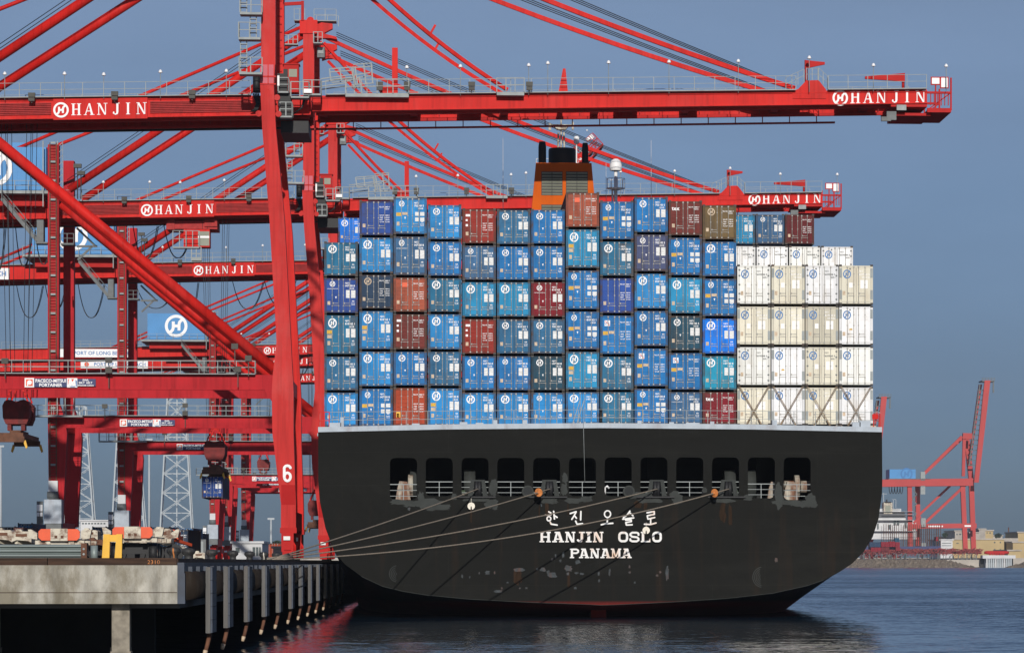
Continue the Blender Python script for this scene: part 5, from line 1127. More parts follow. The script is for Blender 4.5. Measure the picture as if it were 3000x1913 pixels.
def casting_mb():
    b = MB(); h = CW/2
    for s in (-1, 1):
        for z0, z1 in ((0, .13), (H0-.13, H0)):
            x0, x1 = sorted((s*(h+.004), s*(h-.19))); b.box(x0, x1, -.006, .17, z0, z1); b.box(x0, x1, CL-.17, CL+.006, z0, z1)
    return b
def mesh_of(mb, name, mats):
    o = mb.build(name, mats); me = o.data; bpy.data.objects.remove(o); return me
ME = {'body': mesh_of(body_mb(), 'body', ['boxframe', 'black']), 'bodyw': mesh_of(body_mb(), 'body', ['boxwhite', 'black']), 'cast': mesh_of(casting_mb(), 'corner_casting', 'frame'), 'rod': mesh_of(rod_mb(), 'locking_rod', 'rod'),
      'bodyr': mesh_of(body_mb(), 'body', ['boxrust', 'black'])}
for k in ('plain', 'three', 'five', 'ribbed', 'two'):
    for r_ in ('box', 'boxrust', 'boxwhite'):
        ME['door', k, r_, 1] = mesh_of(door_mb(k), 'door', r_); d = door_mb(k); d.v = [(-x, y, z) for x, y, z in d.v]; d.f = [f[::-1] for f in d.f]; ME['door', k, r_, -1] = mesh_of(d, 'door', r_)
ME['hand'] = mesh_of(handle_mb(1), 'door_handle', 'rod')
def em_mesh(x, z, r, m): b = MB(); emblem(b, x, z, r, -.016); return mesh_of(b, 'emblem', m)
ME['emb', 'big'] = em_mesh(-.62, 2.03, .31, 'sign'); ME['emb', 'mid'] = em_mesh(-.60, 2.06, .25, 'sign'); ME['emb', 'small'] = em_mesh(-.62, 2.12, .20, 'sign'); ME['emb', 'reefer'] = em_mesh(-.66, 1.98, .29, 'signblue'); ME['emb', 'faded'] = em_mesh(-.60, 2.06, .27, 'tan')
def code_mesh(lines, m='sign'):
    b = MB()
    for t, x0, x1, z0, z1 in lines: put_text(b, t, x0, x1, z0, z1, -.012, .025)
    return mesh_of(b, 'code_lettering', m)
codes = []
for i, n_ in enumerate(('702143 5', '810962 1', '147730 8')):
    codes.append(code_mesh([('HJCU', .30, .66, 2.10, 2.24), (n_, .30, 1.0, 1.92, 2.06), ('4510', .58, .95, 1.74, 1.86), ('KR', .80, .98, .84, .94), ('MGW 30480', .74, 1.0, .70, .76), ('TARE 3890', .74, 1.0, .60, .66)]))
ME['code'] = codes
ME['codes2'] = [code_mesh([('TRLU 571', .22, .58, 2.06, 2.15), ('508831 7', .62, 1.02, 2.06, 2.15), ('22G1', .66, .95, 1.92, 2.0), ('MAX WT', .26, .58, 1.46, 1.54), ('30480 KG', .68, .98, 1.46, 1.54), ('TARE', .26, .50, 1.30, 1.38), ('2180 KG', .68, .98, 1.30, 1.38), ('NET', .26, .50, 1.14, 1.22), ('28300 KG', .68, .98, 1.14, 1.22), ('CU CAP', .26, .58, .98, 1.06), ('33.2 CUM', .68, .98, .98, 1.06)])]
ME['codesr'] = [code_mesh([('HJCU', .22, .50, 2.10, 2.22), ('609548 0', .22, .98, 1.90, 2.02), ('45R1', .62, .98, 1.72, 1.82)], 'galvd'), code_mesh([('HJCU', .22, .50, 2.10, 2.22), ('617703 2', .22, .98, 1.90, 2.02), ('KR 4532', .42, .98, 1.72, 1.82)], 'sign')]
ME['under'] = code_mesh([('HANJIN SHIPPING', -1.0, -.22, 1.74, 1.80)])
ME['tex'] = code_mesh([('tex', -1.0, -.42, 1.86, 2.12)])
def plates(rs, m, name): b = MB(); [b.rect(*r, -.010) for r in rs]; return mesh_of(b, name, m)
ME['plates', 'tall'] = plates([(.36, .66, 1.12, 1.68), (.73, 1.04, 1.12, 1.68)], 'plate', 'data_plate')
ME['plates', 'four'] = plates([(.36, .66, 1.30, 1.56), (.73, 1.04, 1.30, 1.56), (.36, .66, .92, 1.18), (.73, 1.04, .92, 1.18)], 'plate', 'data_plate')
ME['plates', 'reefer'] = plates([(.30, .56, 1.05, 1.6), (.60, .84, 1.05, 1.6), (-.52, -.26, 1.1, 1.42)], 'sign', 'data_plate')
ME['tan'] = plates([(-.98, -.78, .62, .88)], 'tan', 'approval_plate'); ME['tri'] = None
b = MB(); b.flat([(-.43, 1.22), (-.31, 1.22), (-.37, 1.06)], -.012); ME['tri'] = mesh_of(b, 'triangle_sticker', 'sign')
ME['yel', 'wide'] = plates([(-1.02, -.62, 1.28, 1.52)], 'label', 'height_label'); ME['yel2'] = plates([(-.58, -.2, 1.36, 1.54)], 'tan', 'height_label')
ME['yel', 'stack'] = plates([(-1.02, -.66, 1.34, 1.58)], 'label', 'height_label'); ME['yel2s'] = plates([(-1.0, -.68, 1.06, 1.28)], 'tan', 'height_label')
ME['yel', 'low'] = plates([(-1.02, -.72, .62, .98)], 'yellow', 'height_label')
b = MB(); b.flat([(-.5, 1.0), (-.26, 1.0), (-.38, 1.26)], -.012); ME['warn'] = mesh_of(b, 'warning_sticker', 'label')
ME['redlab'] = plates([(-.58, -.20, 1.86, 2.18)], 'orange', 'red_label'); 
b = MB(); b.rect(-.9, -.5, 1.86, 2.22, -.01); ME['flaglab'] = mesh_of(b, 'leasing_board', 'sign')
b = MB(); b.strip([(-.85, 2.16), (-.72, 2.06), (-.62, 1.95), (-.54, 1.9)], .05, -.012); ME['flagred'] = mesh_of(b, 'leasing_stripe', 'orange'); 
b = MB(); b.strip([(-.86, 2.05), (-.8, 1.93), (-.7, 2.17), (-.56, 2.0)], .035, -.012); ME['flagblue'] = mesh_of(b, 'leasing_stripe', 'signblue')
b = MB(); b.rect(-.98, -.62, 2.0, 2.16, -.01); b.rect(-.98, -.84, 1.66, 1.80, -.01); b.rect(-.98, -.82, 1.28, 1.44, -.01); ME['stick'] = mesh_of(b, 'sticker', 'sign')
b = MB(); 
for z in (.35, .72, 1.3, 1.88, 2.25): b.box(-1.13, -1.0, -.02, 0.0, z-.05, z+.05); b.box(1.0, 1.13, -.02, 0, z-.05, z+.05)
ME['hinge'] = mesh_of(b, 'door_hinge', 'galvd')
b = MB()
for z in (.35, 1.75): b.box(-1.2, -1.02, -.02, 0.02, z, z+.6); b.box(1.02, 1.2, -.02, .02, z, z+.6)
ME['flap'] = mesh_of(b, 'hinge_cover', 'galv')
b = MB(); b.disc(-.44, 2.32, .06, -.012, 12); ME['vent'] = mesh_of(b, 'vent_cap', 'galvd')
def ch(name, me, par, col=None, loc=None):
    o = bpy.data.objects.new(name, me); COL.objects.link(o); o.parent = par
    if col: o.color = (*col, 1)
    if loc: o.location = loc
    return o
BLUE = {'big', 'mid', 'small'}
NC = 0
def container(x, y, z, h, col, door, emb, yel=None, rust=False, code=0, extra=(), label='', group='', handles=True):
    global NC; NC += 1
    rgb = tuple(min(.82, c*k_) for c, k_ in zip(s2l(CB[col]), (.95, .97, .92))); j = 1+random.uniform(-.06, .06); rgb = tuple(c*j for c in rgb); rm = 'boxwhite' if emb == 'reefer' else ('boxrust' if rust else 'box'); fr = tuple(c*(.82 if emb == 'reefer' else .62) for c in rgb)
    t = thing('shipping_container', (x, y, z), label, 'container', group); t.scale = (1, 1, h/H0)
    ch('body', ME['bodyw' if emb == 'reefer' else ('bodyr' if rust else 'body')], t, fr); ch('corner_casting', ME['cast'], t)
    for s in (-1, 1):
        dj = 1+random.uniform(-.07, .07); d = ch('door', ME['door', door, rm, s], t, tuple(c*dj for c in rgb))
        for q in (.17, .64): ch('locking_rod', ME['rod'], d, None, (s*q, 0, 0))
        if handles: ch('door_handle', ME['hand'], d, None, (.18 if s > 0 else -.62, 0, 0))
    if emb: ch('emblem', ME['emb', emb], t)
    reef = emb == 'reefer'
    if reef:
        ch('code_lettering', ME['codesr'][code % 2], t); ch('data_plate', ME['plates', 'reefer'], t); ch('approval_plate', ME['tan'], t); ch('vent_cap', ME['vent'], t)
        ch('hinge_cover' if code % 2 else 'door_hinge', ME['flap' if code % 2 else 'hinge'], t)
    elif emb in BLUE:
        ch('code_lettering', ME['code'][code % 3], t); ch('data_plate', ME['plates', 'four' if yel == 'wide' else 'tall'], t); ch('approval_plate', ME['tan'], t)
        if door != 'plain': ch('triangle_sticker', ME['tri'], t)
    else:
        ch('code_lettering', ME['codes2'][0], t); ch('approval_plate', ME['tan'], t)
    if yel:
        ch('height_label', ME['yel', yel], t)
        if yel == 'wide': ch('height_label', ME['yel2'], t)
        if yel == 'stack': ch('height_label', ME['yel2s'], t)
    for e_ in extra: ch(ME[e_].name.split('.')[0], ME[e_], t)
    return t
ORD = ['first', 'second', 'third', 'fourth', 'fifth', 'sixth', 'seventh']
A6 = lambda x: 900+x/2.104
B6 = lambda y: 550+y/2.104
A7 = lambda x: 1600+x/1.969
B7 = lambda y: 500+y/1.969
Yf = 249.0
# (left px, right px, tops..., bottom), then each box from the top down: colour, door, emblem, label, rust, extras
Bx = lambda c, d='plain', e='big', y=None, r=False, x=(): (c, d, e, y, r, x)
cols = [
 (A6(105), A6(312), [B6(q) for q in (330,550,778,1033,1255,1477)], [Bx('teal blue'), Bx('indigo blue','five','small',x=('under',)), Bx('teal blue','plain','big','stack',True), Bx('steel blue','three','mid'), Bx('bright blue')]),
 (A6(322), A6(527), [B6(q) for q in (75,300,530,752,1002,1230,1477)], [Bx('indigo blue','three',None), Bx('bright blue','plain','big',x=('under',)), Bx('dark navy','three','faded'), Bx('bright blue','plain','big','stack'), Bx('bright blue'), Bx('mid blue','five','small','wide')]),
 (A6(532), A6(737), [B6(q) for q in (55,293,547,772,1003,1225,1477)], [Bx('bright blue','five','small','wide'), Bx('slate blue','two','small',x=('under',)), Bx('terracotta','ribbed',None,x=('redlab',)), Bx('dark brown','ribbed',None,x=('stick',)), Bx('mid blue','three','mid'), Bx('orange brown','ribbed',None,'low')]),
 (A6(745), A6(950), [B6(q) for q in (100,325,550,772,1003,1228,1477)], [Bx('bright blue','three','mid'), Bx('mid blue','three','mid'), Bx('teal blue'), Bx('bright blue'), Bx('steel blue','three','mid'), Bx('bright blue','plain','big','stack')]),
 (A6(957), A6(1163), [B6(q) for q in (125,350,575,802,1030,1255,1476)], [Bx('red brown','two',None,x=('stick',)), Bx('slate blue','two','small',x=('under',)), Bx('cyan blue','plain','big',None,True), Bx('red brown','ribbed',None,x=('stick',)), Bx('mid blue','three','mid'), Bx('bright blue')]),
 (A6(1170), A6(1376), [B6(q) for q in (130,355,575,802,1030,1255,1475)], [Bx('steel blue','three','mid'), Bx('mid blue','three','mid'), Bx('cyan blue'), Bx('steel blue','plain','mid'), Bx('mid blue','three','small'), Bx('bright blue')]),
 (A6(1381), A6(1587), [B6(q) for q in (130,352,575,802,1030,1255,1474)], [Bx('mid blue','three','mid'), Bx('mid blue','three','mid'), Bx('dark red','two','small',x=('under',)), Bx('steel blue','three','mid'), Bx('dark teal','three','mid'), Bx('bright blue','three','small')]),
 (A7(114), A7(306), [B7(q) for q in (122,332,568,805,1037,1270,1467)], [Bx('terracotta','ribbed',None,x=('redlab',)), Bx('cyan blue','plain','big','stack'), Bx('mid blue','five','small','wide'), Bx('mid blue','five','small','wide'), Bx('cyan blue','plain','big','stack'), Bx('bright blue')]),
 (A7(312), A7(504), [B7(q) for q in (170,403,613,828,1065,1270,1467)], [Bx('mid blue','five','small','wide'), Bx('teal blue','plain','big',None,True), Bx('indigo blue','three',None), Bx('mid blue','five',None,'wide',x=('flaglab','flagred','flagblue')), Bx('teal blue','plain','big',None,True), Bx('teal blue','plain','big',None,True)]),
 (A7(510), A7(702), [B7(q) for q in (147,362,588,802,1018,1250,1467)], [Bx('mid blue','three','mid'), Bx('dull violet blue','two','small',x=('under',)), Bx('bright blue'), Bx('mid blue','three','mid'), Bx('mid blue','five',None,'wide',x=('flaglab','flagred','flagblue')), Bx('mid blue','five','small','wide')]),
 (A7(707), A7(899), [B7(q) for q in (170,380,610,830,1044,1270,1467)], [Bx('dark brown','ribbed',None,x=('tex',)), Bx('mid blue','five','small','wide'), Bx('cyan blue'), Bx('dark teal','three','mid'), Bx('mid blue','five',None,'wide',x=('flaglab','flagred','flagblue')), Bx('slate blue','two','small',x=('under',))]),
 (A7(903), A7(1097), [B7(q) for q in (194,403,616,846,1062,1270,1467)], [Bx('olive brown','plain','faded'), Bx('mid blue','plain','big',x=('under',)), Bx('mid blue','five','small','wide'), Bx('vivid blue','plain','big',x=('under',)), Bx('turquoise'), Bx('dark red','ribbed',None,x=('tex',))]),
]
for w_, (x0, x1, shades) in enumerate(((1103,1294,('cream','beige','cream','beige')),(1300,1491,('beige','beige','white','white')),(1496,1686,('white','pale grey beige','beige','beige')),(1691,1885,('beige','white','cream','white')))):
    cols.append((A7(x0), A7(x1), [B7(q) for q in (540,776,1010,1243,1470)], [Bx(s, 'plain', 'reefer', None, False, ('warn',) if (w_, i) in ((3, 1), (1, 2)) else ()) for i, s in enumerate(shades)]))
DESC = {'plain': 'flat', 'three': 'panelled', 'five': 'ridged', 'ribbed': 'ribbed', 'two': 'panelled'}
CN = ['first', 'second', 'third', 'fourth', 'fifth', 'sixth', 'seventh', 'eighth', 'ninth', 'tenth', 'eleventh', 'twelfth']
for ci, (x0, x1, tops, boxes) in enumerate(cols):
    Y = Yf if ci < 12 else Yf+2.0
    xa, xb = P(x0, 1000, Y)[0], P(x1, 1000, Y)[0]; xc = (xa+xb)/2
    zs = [P((x0+x1)/2, t, Y)[1] for t in tops]
    nb_ = len(boxes); scal = (xb-xa)/CW
    for i, (c, d, e_, yl, ru, ex) in enumerate(boxes):
        z0, z1 = zs[i+1]+.03, zs[i]-.03
        from_bottom = nb_-i
        if ci < 12:
            feat = []
            if yl: feat.append('yellow label')
            if 'redlab' in ex: feat.append('red label')
            if 'tex' in ex: feat.append('white tex letters')
            if 'flaglab' in ex: feat.append('red and blue logo')
            if e_ == 'big' and not feat: feat.append('big round emblem')
            lb = f"{c} {'rust streaked ' if ru else ''}container{' with '+feat[0] if feat else ''}, {ORD[from_bottom-1]} from bottom, {CN[ci]} stack from left"
            gp = 'painted containers stacked on the ship stern'
        else:
            lb = f"{c} refrigerated container, {ORD[from_bottom-1]} from bottom, {['left', 'second', 'third', 'rightmost'][ci-12]}{'most' if ci == 12 else ''} white stack"; gp = 'white refrigerated containers stacked on the ship stern'
        t = container(xc, Y+random.uniform(-.04, .04), z0, z1-z0, c, d, e_, yl, ru, (ci*3+i*5+(ci*i) % 2), ex, lb, gp, handles=True)
        t.scale.x = scal
# rows behind: small white tops one bay forward, three more bays further
for i, (a, c) in enumerate(((1028,1207),(1215,1394),(1402,1581),(1588,1770))):
    Y = 263.3; xa, xb = P(A7(a), 800, Y)[0], P(A7(c), 800, Y)[0]; z1 = P(2200, B7(430), Y)[1]
    t = container((xa+xb)/2, Y, z1-2.9, 2.88, 'white' if i != 2 else 'cream', 'plain', 'reefer', None, False, 0, (), ['white container half hidden by the blue stack, row behind, leftmost top', 'white container top in row behind, second from left', 'white container top in row behind, third from left', 'white container top in row behind, rightmost'][i], 'white container tops in the row behind'); t.scale.x = (xb-xa)/CW
Y = 292.0
for a, c, tp_, bt, colr, d, e_, lb in ((A7(1036), A7(1204), B7(250), B7(426), 'cyan blue', 'plain', 'big', 'cyan blue container half hidden behind the olive brown one'),
                                   (A7(1209), A7(1374), B7(250), B7(426), 'slate blue', 'two', 'small', 'slate blue container alone above the white row, middle of three'),
                                   (A7(1379), A7(1546), B7(250), B7(426), 'maroon', 'ribbed', None, 'maroon container at the right end of the upper back row'),
                                   (A6(192), A6(352), B6(182), B6(352), 'vivid blue', 'plain', 'big', 'vivid blue container peeping out behind the upper left stack')):
    xa, xb = P(a, 700, Y)[0], P(c, 700, Y)[0]; z1 = P(a, tp_, Y)[1]; z0 = P(a, bt, Y)[1]
    t = container((xa+xb)/2, Y, z0, z1-z0, colr, d, e_, None, False, 1, (), lb, 'containers in the far row on the ship'); t.scale.x = (xb-xa)/CW
# cross lashing bars on the lowest white row
b0_ = []
for i in range(4):
    x0, x1, tops, _ = cols[12+i]; Y = Yf+1.8
    (xa, zt0), (xb, zb0) = P(x0, B7(1245), Y), P(x1, B7(1478), Y); zm = P(x0, B7(1385), Y)[1]; xm = (xa+xb)/2
    b = MB()
    for dx in (0, .09): b.tube([(xa+.1+dx, Y, zt0), (xb-.62+dx, Y, zb0)], .022, 5); b.tube([(xb-.1-dx, Y-.08, zt0), (xa+.62-dx, Y-.08, zb0)], .022, 5)
    for s in (-1, 1): b.tube([(xm+s*.62, Y-.04, zb0), (xm+s*.36, Y-.04, zb0+.55)], .05, 6)
    one('lashing_bars', b, 'lash', f"rusty crossed lashing bars on the lowest white container, {['leftmost', 'second', 'third', 'rightmost'][i]} white stack", 'lashing bars', group='crossed lashing bars on white containers')
b = MB()
for ci, (x0, x1, tops, boxes) in enumerate(cols):
    Y = (Yf if ci < 12 else Yf+2)+.1; zb0 = P(x0, tops[-1], Y)[1]
    for px in (x0, x1): x = P(px, 1240, Y)[0]-sx0; b.box(x-.22, x+.22, Y-TY-.1, Y-TY+.3, zb0-.35, zb0-.0)
b.build('container_foot', 'tan', ship)
b = MB(); b.box(P(cols[0][0], 1200, Yf)[0]-sx0, P(cols[15][1], 1200, Yf)[0]-sx0, Yf+.6-TY, Yf+12-TY, dz+.003, P(1500, 1251, Yf)[1]-.36); b.build('hatch_cover', 'inner', ship)

# ---------------------------------------------------------------- spreaders hanging from cranes
def spreader(cx, cy, z, top, label, w=2.3, scale=1):
    t = thing('container_spreader', (cx, cy, z), label, 'spreader', 'spreaders hanging from the cranes'); b = MB()
    b.box(-1.1, 1.1, 0, 12, .55, .95); b.box(-1.22, 1.22, -.1, .35, .1, .62); b.box(-1.22, 1.22, 11.7, 12.1, .1, .62); b.box(-.5, .5, 3, 9, .95, 1.3); b.build('spreader_beam', 'rusty', t)
    b = MB(); b.prism([(-.95, 1.9), (.95, 1.9), (1.2, 2.5), (1.25, 3.6), (1.05, 4.0), (.75, 4.15), (.4, 4.1), (0, 3.9), (-.4, 4.1), (-.75, 4.15), (-1.05, 4.0), (-1.25, 3.6), (-1.2, 2.5)], 3.6, 5.2); b.prism([(-.95, 1.9), (.95, 1.9), (1.2, 2.5), (1.25, 3.6), (.75, 4.15), (-.75, 4.15), (-1.25, 3.6), (-1.2, 2.5)], 6.8, 8.4)
    b.box(-.8, -.45, 3.7, 5, 1.3, 1.95); b.box(.45, .8, 3.7, 5, 1.3, 1.95); b.box(-.9, .9, 5.2, 6.8, 2.5, 3.0); b.build('headblock', 'grimeshade', t)
    b = MB()
    for s in (-1, 1): b.beam((s*1.0, 4.4, 4.0), (s*.35, 4.4, 5.6), .1, .14); b.beam((s*1.0, 7.6, 4.0), (s*.35, 7.6, 5.6), .1, .14)
    b.beam((-.4, 4.4, 5.6), (.4, 4.4, 5.6), .12, .12); b.beam((-.4, 7.6, 5.6), (.4, 7.6, 5.6), .12, .12); b.build('sheave_frame', 'red', t)
    b = MB()
    for s in (-1, 1):
        for y in (0.1, 11.9): b.prism([(s*1.15, .15), (s*1.32, .3), (s*1.5, -.35), (s*1.36, -.5), (s*1.2, -.1)], y-.15, y+.15)
    b.build('flipper_arm', 'yellow', t)
    b = MB()
    for sx_ in (-1.3, -.8, .8, 1.3):
        for y in (4.4, 7.6): b.tube([(sx_*.7, y, 4.1), (sx_*1.15, y, top-z)], .028, 5)
    b.build('hoist_rope', 'cable', t)
    return t
x, z = P(32, 1282, 313); spreader(x, 313, z-.5, ZQ+42.2, 'spreader with yellow tipped arms hanging at the left edge')
x, z = P(622, 1388, 401); zt5 = z-.12; spreader(x, 401, zt5, ZQ+41.5, 'rusty spreader gripping the hanging navy container')
t = container(x, 401, zt5-2.72, 2.6, 'deep blue', 'two', 'small', None, False, 0, ('under',), 'dark blue container lifted by the second crane', 'containers on the move'); 
x, z = P(924, 1548, 486); spreader(x, 486, z, ZQ+41, 'dark red spreader low beside the hull at the seaside leg')
x, z = P(768, 1398, 700); spreader(x, 700, z-.3, ZQ+41, 'small red spreader hanging above the far portal beams')

# ---------------------------------------------------------------- things on the wharf
# stacked guard rail beams at the left edge
Y = 150.0; G = lambda px, py, yy=Y: P(px, py, yy)
b = MB(); x0 = G(-60, 0)[0]; x1 = G(238, 0)[0]
zA, zB = G(0, 1594)[1], G(0, 1636)[1]; n = 3; h = (zA-zB)/n; prof = []
for k in range(n): prof += [(-.02, zA-k*h), (-.16, zA-(k+.22)*h), (-.16, zA-(k+.45)*h), (-.02, zA-(k+.7)*h), (.02, zA-(k+.97)*h)]
vs = []
for x in (x0, x1): vs += [(x, Y+d, z) for d, z in prof]
m = len(prof); b.add(vs, [(i, m+i, m+i+1, i+1)[::-1] for i in range(m-1)])
b.box(x0, x1, Y+.03, Y+.1, zB, zA); g = one('guard_rail', b, 'steelgrey', 'stack of grey corrugated guard rail beams at the left edge', 'guard rail')
b = MB(); b.box(x1+.01, x1+.26, Y-.2, Y+.1, ZQ+.001, zA+.05); 
for z in (zA-.2, zB+.2): b.tube([(x1+.13, Y-.23, z), (x1+.13, Y-.2, z)], .05, 8, 1)
b.build('end_post', ['rusty', 'galv'], g)
b = MB(); xa, za = G(269, 1597); b.tube([(xa, Y+1, ZQ), (xa, Y+1, za)], .16, 14); one('steel_post', b, 'steelgrey', 'short grey steel post beside the yellow frame', 'post')
# yellow A-frame
t = thing('yellow_frame', (G(335, 1640, 147)[0], 147, ZQ), 'yellow painted steel frame stand at the wharf edge', 'frame')
q = lambda px, py: (G(px, py, 147)[0]-t.location.x, G(px, py, 147)[1]-ZQ)
for pts in (((303,1564),(322,1564),(320,1642),(298,1642)), ((341,1564),(358,1564),(356,1642),(335,1642))):
    b = MB(); b.prism([(q(*p)[0], max(q(*p)[1], 0)) for p in pts], 0, .35); b.build('leg', 'yellow', t)
b = MB(); x0, z1 = q(320, 1566); x1, z0 = q(343, 1586); b.box(x0, x1, .03, .3, z0, z1); b.build('crossbar', 'yellow', t)
# yard trailers seen end on
def trailer(pc, pt, w, Y, label, tall=True):
    x, z1 = P(pc, pt, Y); t = thing('yard_trailer', (x, Y, ZQ), label, 'trailer', 'yard trailers on the wharf'); H = z1-ZQ; s = w/2
    b = MB(); zb = H-.56
    b.prism([(-s, H-.12), (-s+.12, H), (-s*.42, H), (-s*.42, zb), (-s+.15, zb), (-s, zb+.14)], 0, .12); b.prism([(s, H-.12), (s-.12, H), (s*.42, H), (s*.42, zb), (s-.15, zb), (s, zb+.14)], 0, .12); b.build('orange_bumper', 'orange', t)
    b = MB(); b.box(-s*.415, s*.415, -.01, .14, zb-.02, H+.02); c = b.build('centre_plate', 'cream', t)
    b = MB()
    for xx in (-.22, .08): b.box(xx, xx+.14, -.02, -.011, zb+.1, zb+.24)
    b.build('tail_light', 'rusty', c)
    b = MB(); b.box(-.7, -.45, .15, 11, zb-.25, zb+.1); b.box(.45, .7, .15, 11, zb-.25, zb+.1)
    for y in (.3, 3, 6, 9): b.box(-1.2, 1.2, y, y+.3, zb-.2, zb)
    for sx_ in (-1, 1):
        for y in (.3, 10.2): b.prism([(sx_*1.45, zb+.1), (sx_*1.1, zb+.05), (sx_*1.1, zb+.35), (sx_*1.4, H-.02), (sx_*1.55, H-.02)], y, y+.5)
    b.build('chassis', 'cream', t)
    for y in (1.2, 2.5):
        for sx_ in (-1, 1): b = MB(); b.tube([(sx_*.75, y, .5), (sx_*1.15, y, .5)], .5, 18); wq = b.build('wheel', 'black', t); b = MB(); b.tube([(sx_*1.16, y, .5), (sx_*1.13, y, .5)], .2, 10); b.build('rim', 'cream', wq)
    b = MB(); b.box(-.9, .9, 1.0, 2.8, .45, zb-.25); b.build('axle', 'black', t)
    return t
trailer(173, 1549, 2.0, 168, 'yard trailer with orange and cream tail, behind the guard rail')
trailer(388, 1543, 2.0, 172, 'yard trailer with orange and cream tail, behind the yellow frame')
def junk(name, px0, px1, py0, py1, Y, m, label, cat, d=4, extra=None, group=None):
    x0, z1 = P(px0, py0, Y); x1, z0 = P(px1, py1, Y); z0 = max(z0, ZQ); b = MB(); w = x1-x0; h = z1-z0
    b.prism([(x0, z0+.15*h), (x0+.02*w, z1-.15*h), (x0+.10*w, z1), (x0+.88*w, z1), (x1, z1-.12*h), (x1, z0+.05*h), (x0+.8*w, z0+.22*h), (x0+.25*w, z0+.3*h)], Y, Y+1.8)
    b.prism([(x0+.15*w, z1+.001), (x0+.22*w, z1+.10), (x0+.45*w, z1+.10), (x0+.5*w, z1+.001)], Y+.1, Y+.7); b.box(x0+.1*w, x1-.1*w, Y+1.8, Y+d, z0, z0+.5*h)
    b.beam((x0+.2*w, Y+.2, z0+.12*h), (x1+.5, Y+2.5, z0-.25), .16, .16); o = one(name, b, m, label, cat, group=group)
    b = MB(); b.box(x0+.2*w, x1-.25*w, Y-.03, Y-.002, z1-.42*h, z1-.2*h); b.build('rusted_recess', 'rusty', o)
    return o
CG = 'chipped cream trailer frames'
junk('trailer_frame', -20, 36, 1552, 1590, 172, 'cream', 'chipped cream trailer frame cut by the left edge', 'trailer frame', group=CG)
junk('trailer_frame', 34, 94, 1556, 1592, 170, 'cream', 'chipped cream trailer frame above the guard rail stack', 'trailer frame', group=CG)
junk('trailer_frame', 236, 286, 1552, 1582, 180, 'cream', 'rusty cream trailer frame between the two orange tails', 'trailer frame', group=CG)
junk('trailer_frame', 250, 304, 1580, 1600, 176, 'rusty', 'rusty low trailer frame behind the yellow frame', 'trailer frame', group=CG)
junk('trailer_frame', 446, 502, 1548, 1592, 186, 'cream', 'rusty cream trailer frame right of the second orange tail', 'trailer frame', group=CG)
junk('trailer_frame', 500, 522, 1556, 1582, 188, 'orange', 'orange and cream trailer corner before the navy container', 'trailer frame', group=CG)
junk('trailer_frame', 566, 600, 1618, 1638, 205, 'cream', 'cream trailer gooseneck beyond the bollards', 'trailer frame', group=CG)
b = MB(); x0, z1 = P(255, 1600, 182); x1, _ = P(470, 1600, 182); b.box(x0, x1, 182, 188, ZQ+.25, z1)  # black block, the dark void below the trailers put into its colour
for k in range(5): b.tube([(x0+.6+k*1.0, 181.7, ZQ+.5), (x0+.6+k*1.0, 182, ZQ+.5)], .5, 14)
one('shaded_chassis_block', b, 'black', 'trailer chassis and wheels under the orange tails, underside shade painted black', 'chassis')
# yard containers, behind the quay edge
def yard(px0, px1, py0, py1, Y, c, label, side=True, n=1):
    x0, z1 = P(px0, py0, Y); x1, z0 = P(px1, py1, Y); z0 = ZQ; h = z1-z0; k = max(1, round(h/2.6)); w = (x1-x0)
    t = container((x0+x1)/2, Y, z0+.01, h-.01, c, 'three', None, None, False, 0, (), label, 'containers in the yard', handles=False); t.scale.x = w/CW; return t
yard(498, 551, 1549, 1626, 235, 'dark navy', 'dark navy container standing behind the first bollards')
yard(520, 566, 1545, 1640, 330, 'mid blue', 'blue yard container behind the dark navy one')
yard(566, 592, 1560, 1640, 420, 'dark teal', 'green yard container by the crane lift cabinet')
yard(778, 824, 1590, 1640, 620, 'orange brown', 'red yard container beyond the white building')
yard(-10, 46, 1541, 1600, 360, 'dark navy', 'dark navy yard container at the left edge')
yard(40, 68, 1543, 1600, 330, 'maroon', 'maroon yard container beside the first orange tail')
yard(52, 95, 1531, 1600, 362, 'steel blue', 'blue yard container stacked near the left crane foot')
yard(270, 312, 1541, 1600, 420, 'steel blue', 'grey blue yard container between the crane legs')
yard(440, 500, 1542, 1600, 430, 'cyan blue', 'pale blue yard container under the pylon')
# white low buildings
def bld(name, px0, px1, py0, py1, Y, m, label, d=20, wins=None, z0=None):
    x0, z1 = P(px0, py0, Y); x1, zz = P(px1, py1, Y); z0 = ZQ if z0 is None else z0; t = thing(name, ((x0+x1)/2, Y, z0), label, 'building'); w = (x1-x0)/2
    b = MB(); b.box(-w, w, 0, d, 0, z1-z0); b.build('wall', m, t); b = MB(); b.box(-w-.3, w+.3, -.3, d+.3, z1-z0+.003, z1-z0+.35); b.build('roof', m, t)
    for (a, c, e, g) in (wins or []): 
        xa, za = P(a, e, Y); xb, zb_ = P(c, g, Y); b = MB(); b.box(xa-t.location.x, xb-t.location.x, -.06, -.003, zb_-z0, za-z0); b.build('window', 'glass', t)
    return t
bld('white_building', 680, 768, 1591, 1640, 560, 'dimwhite', 'low white building with dark windows beyond the bollards', wins=[(740, 748, 1602, 1628), (750, 757, 1602, 1628), (759, 764, 1602, 1628), (690, 702, 1604, 1618)])
bld('white_building', 236, 322, 1526, 1640, 900, 'dimwhite', 'long white building behind the orange trailer tails', wins=[(240+9*k, 246+9*k, 1531, 1535) for k in range(8)])
bld('white_building', 95, 130, 1543, 1640, 800, 'dimwhite', 'pale grey building by the left floodlight cluster')
bld('grey_shed', 800, 835, 1606, 1640, 520, 'bldg2', 'low grey shed beside the nearest crane foot')
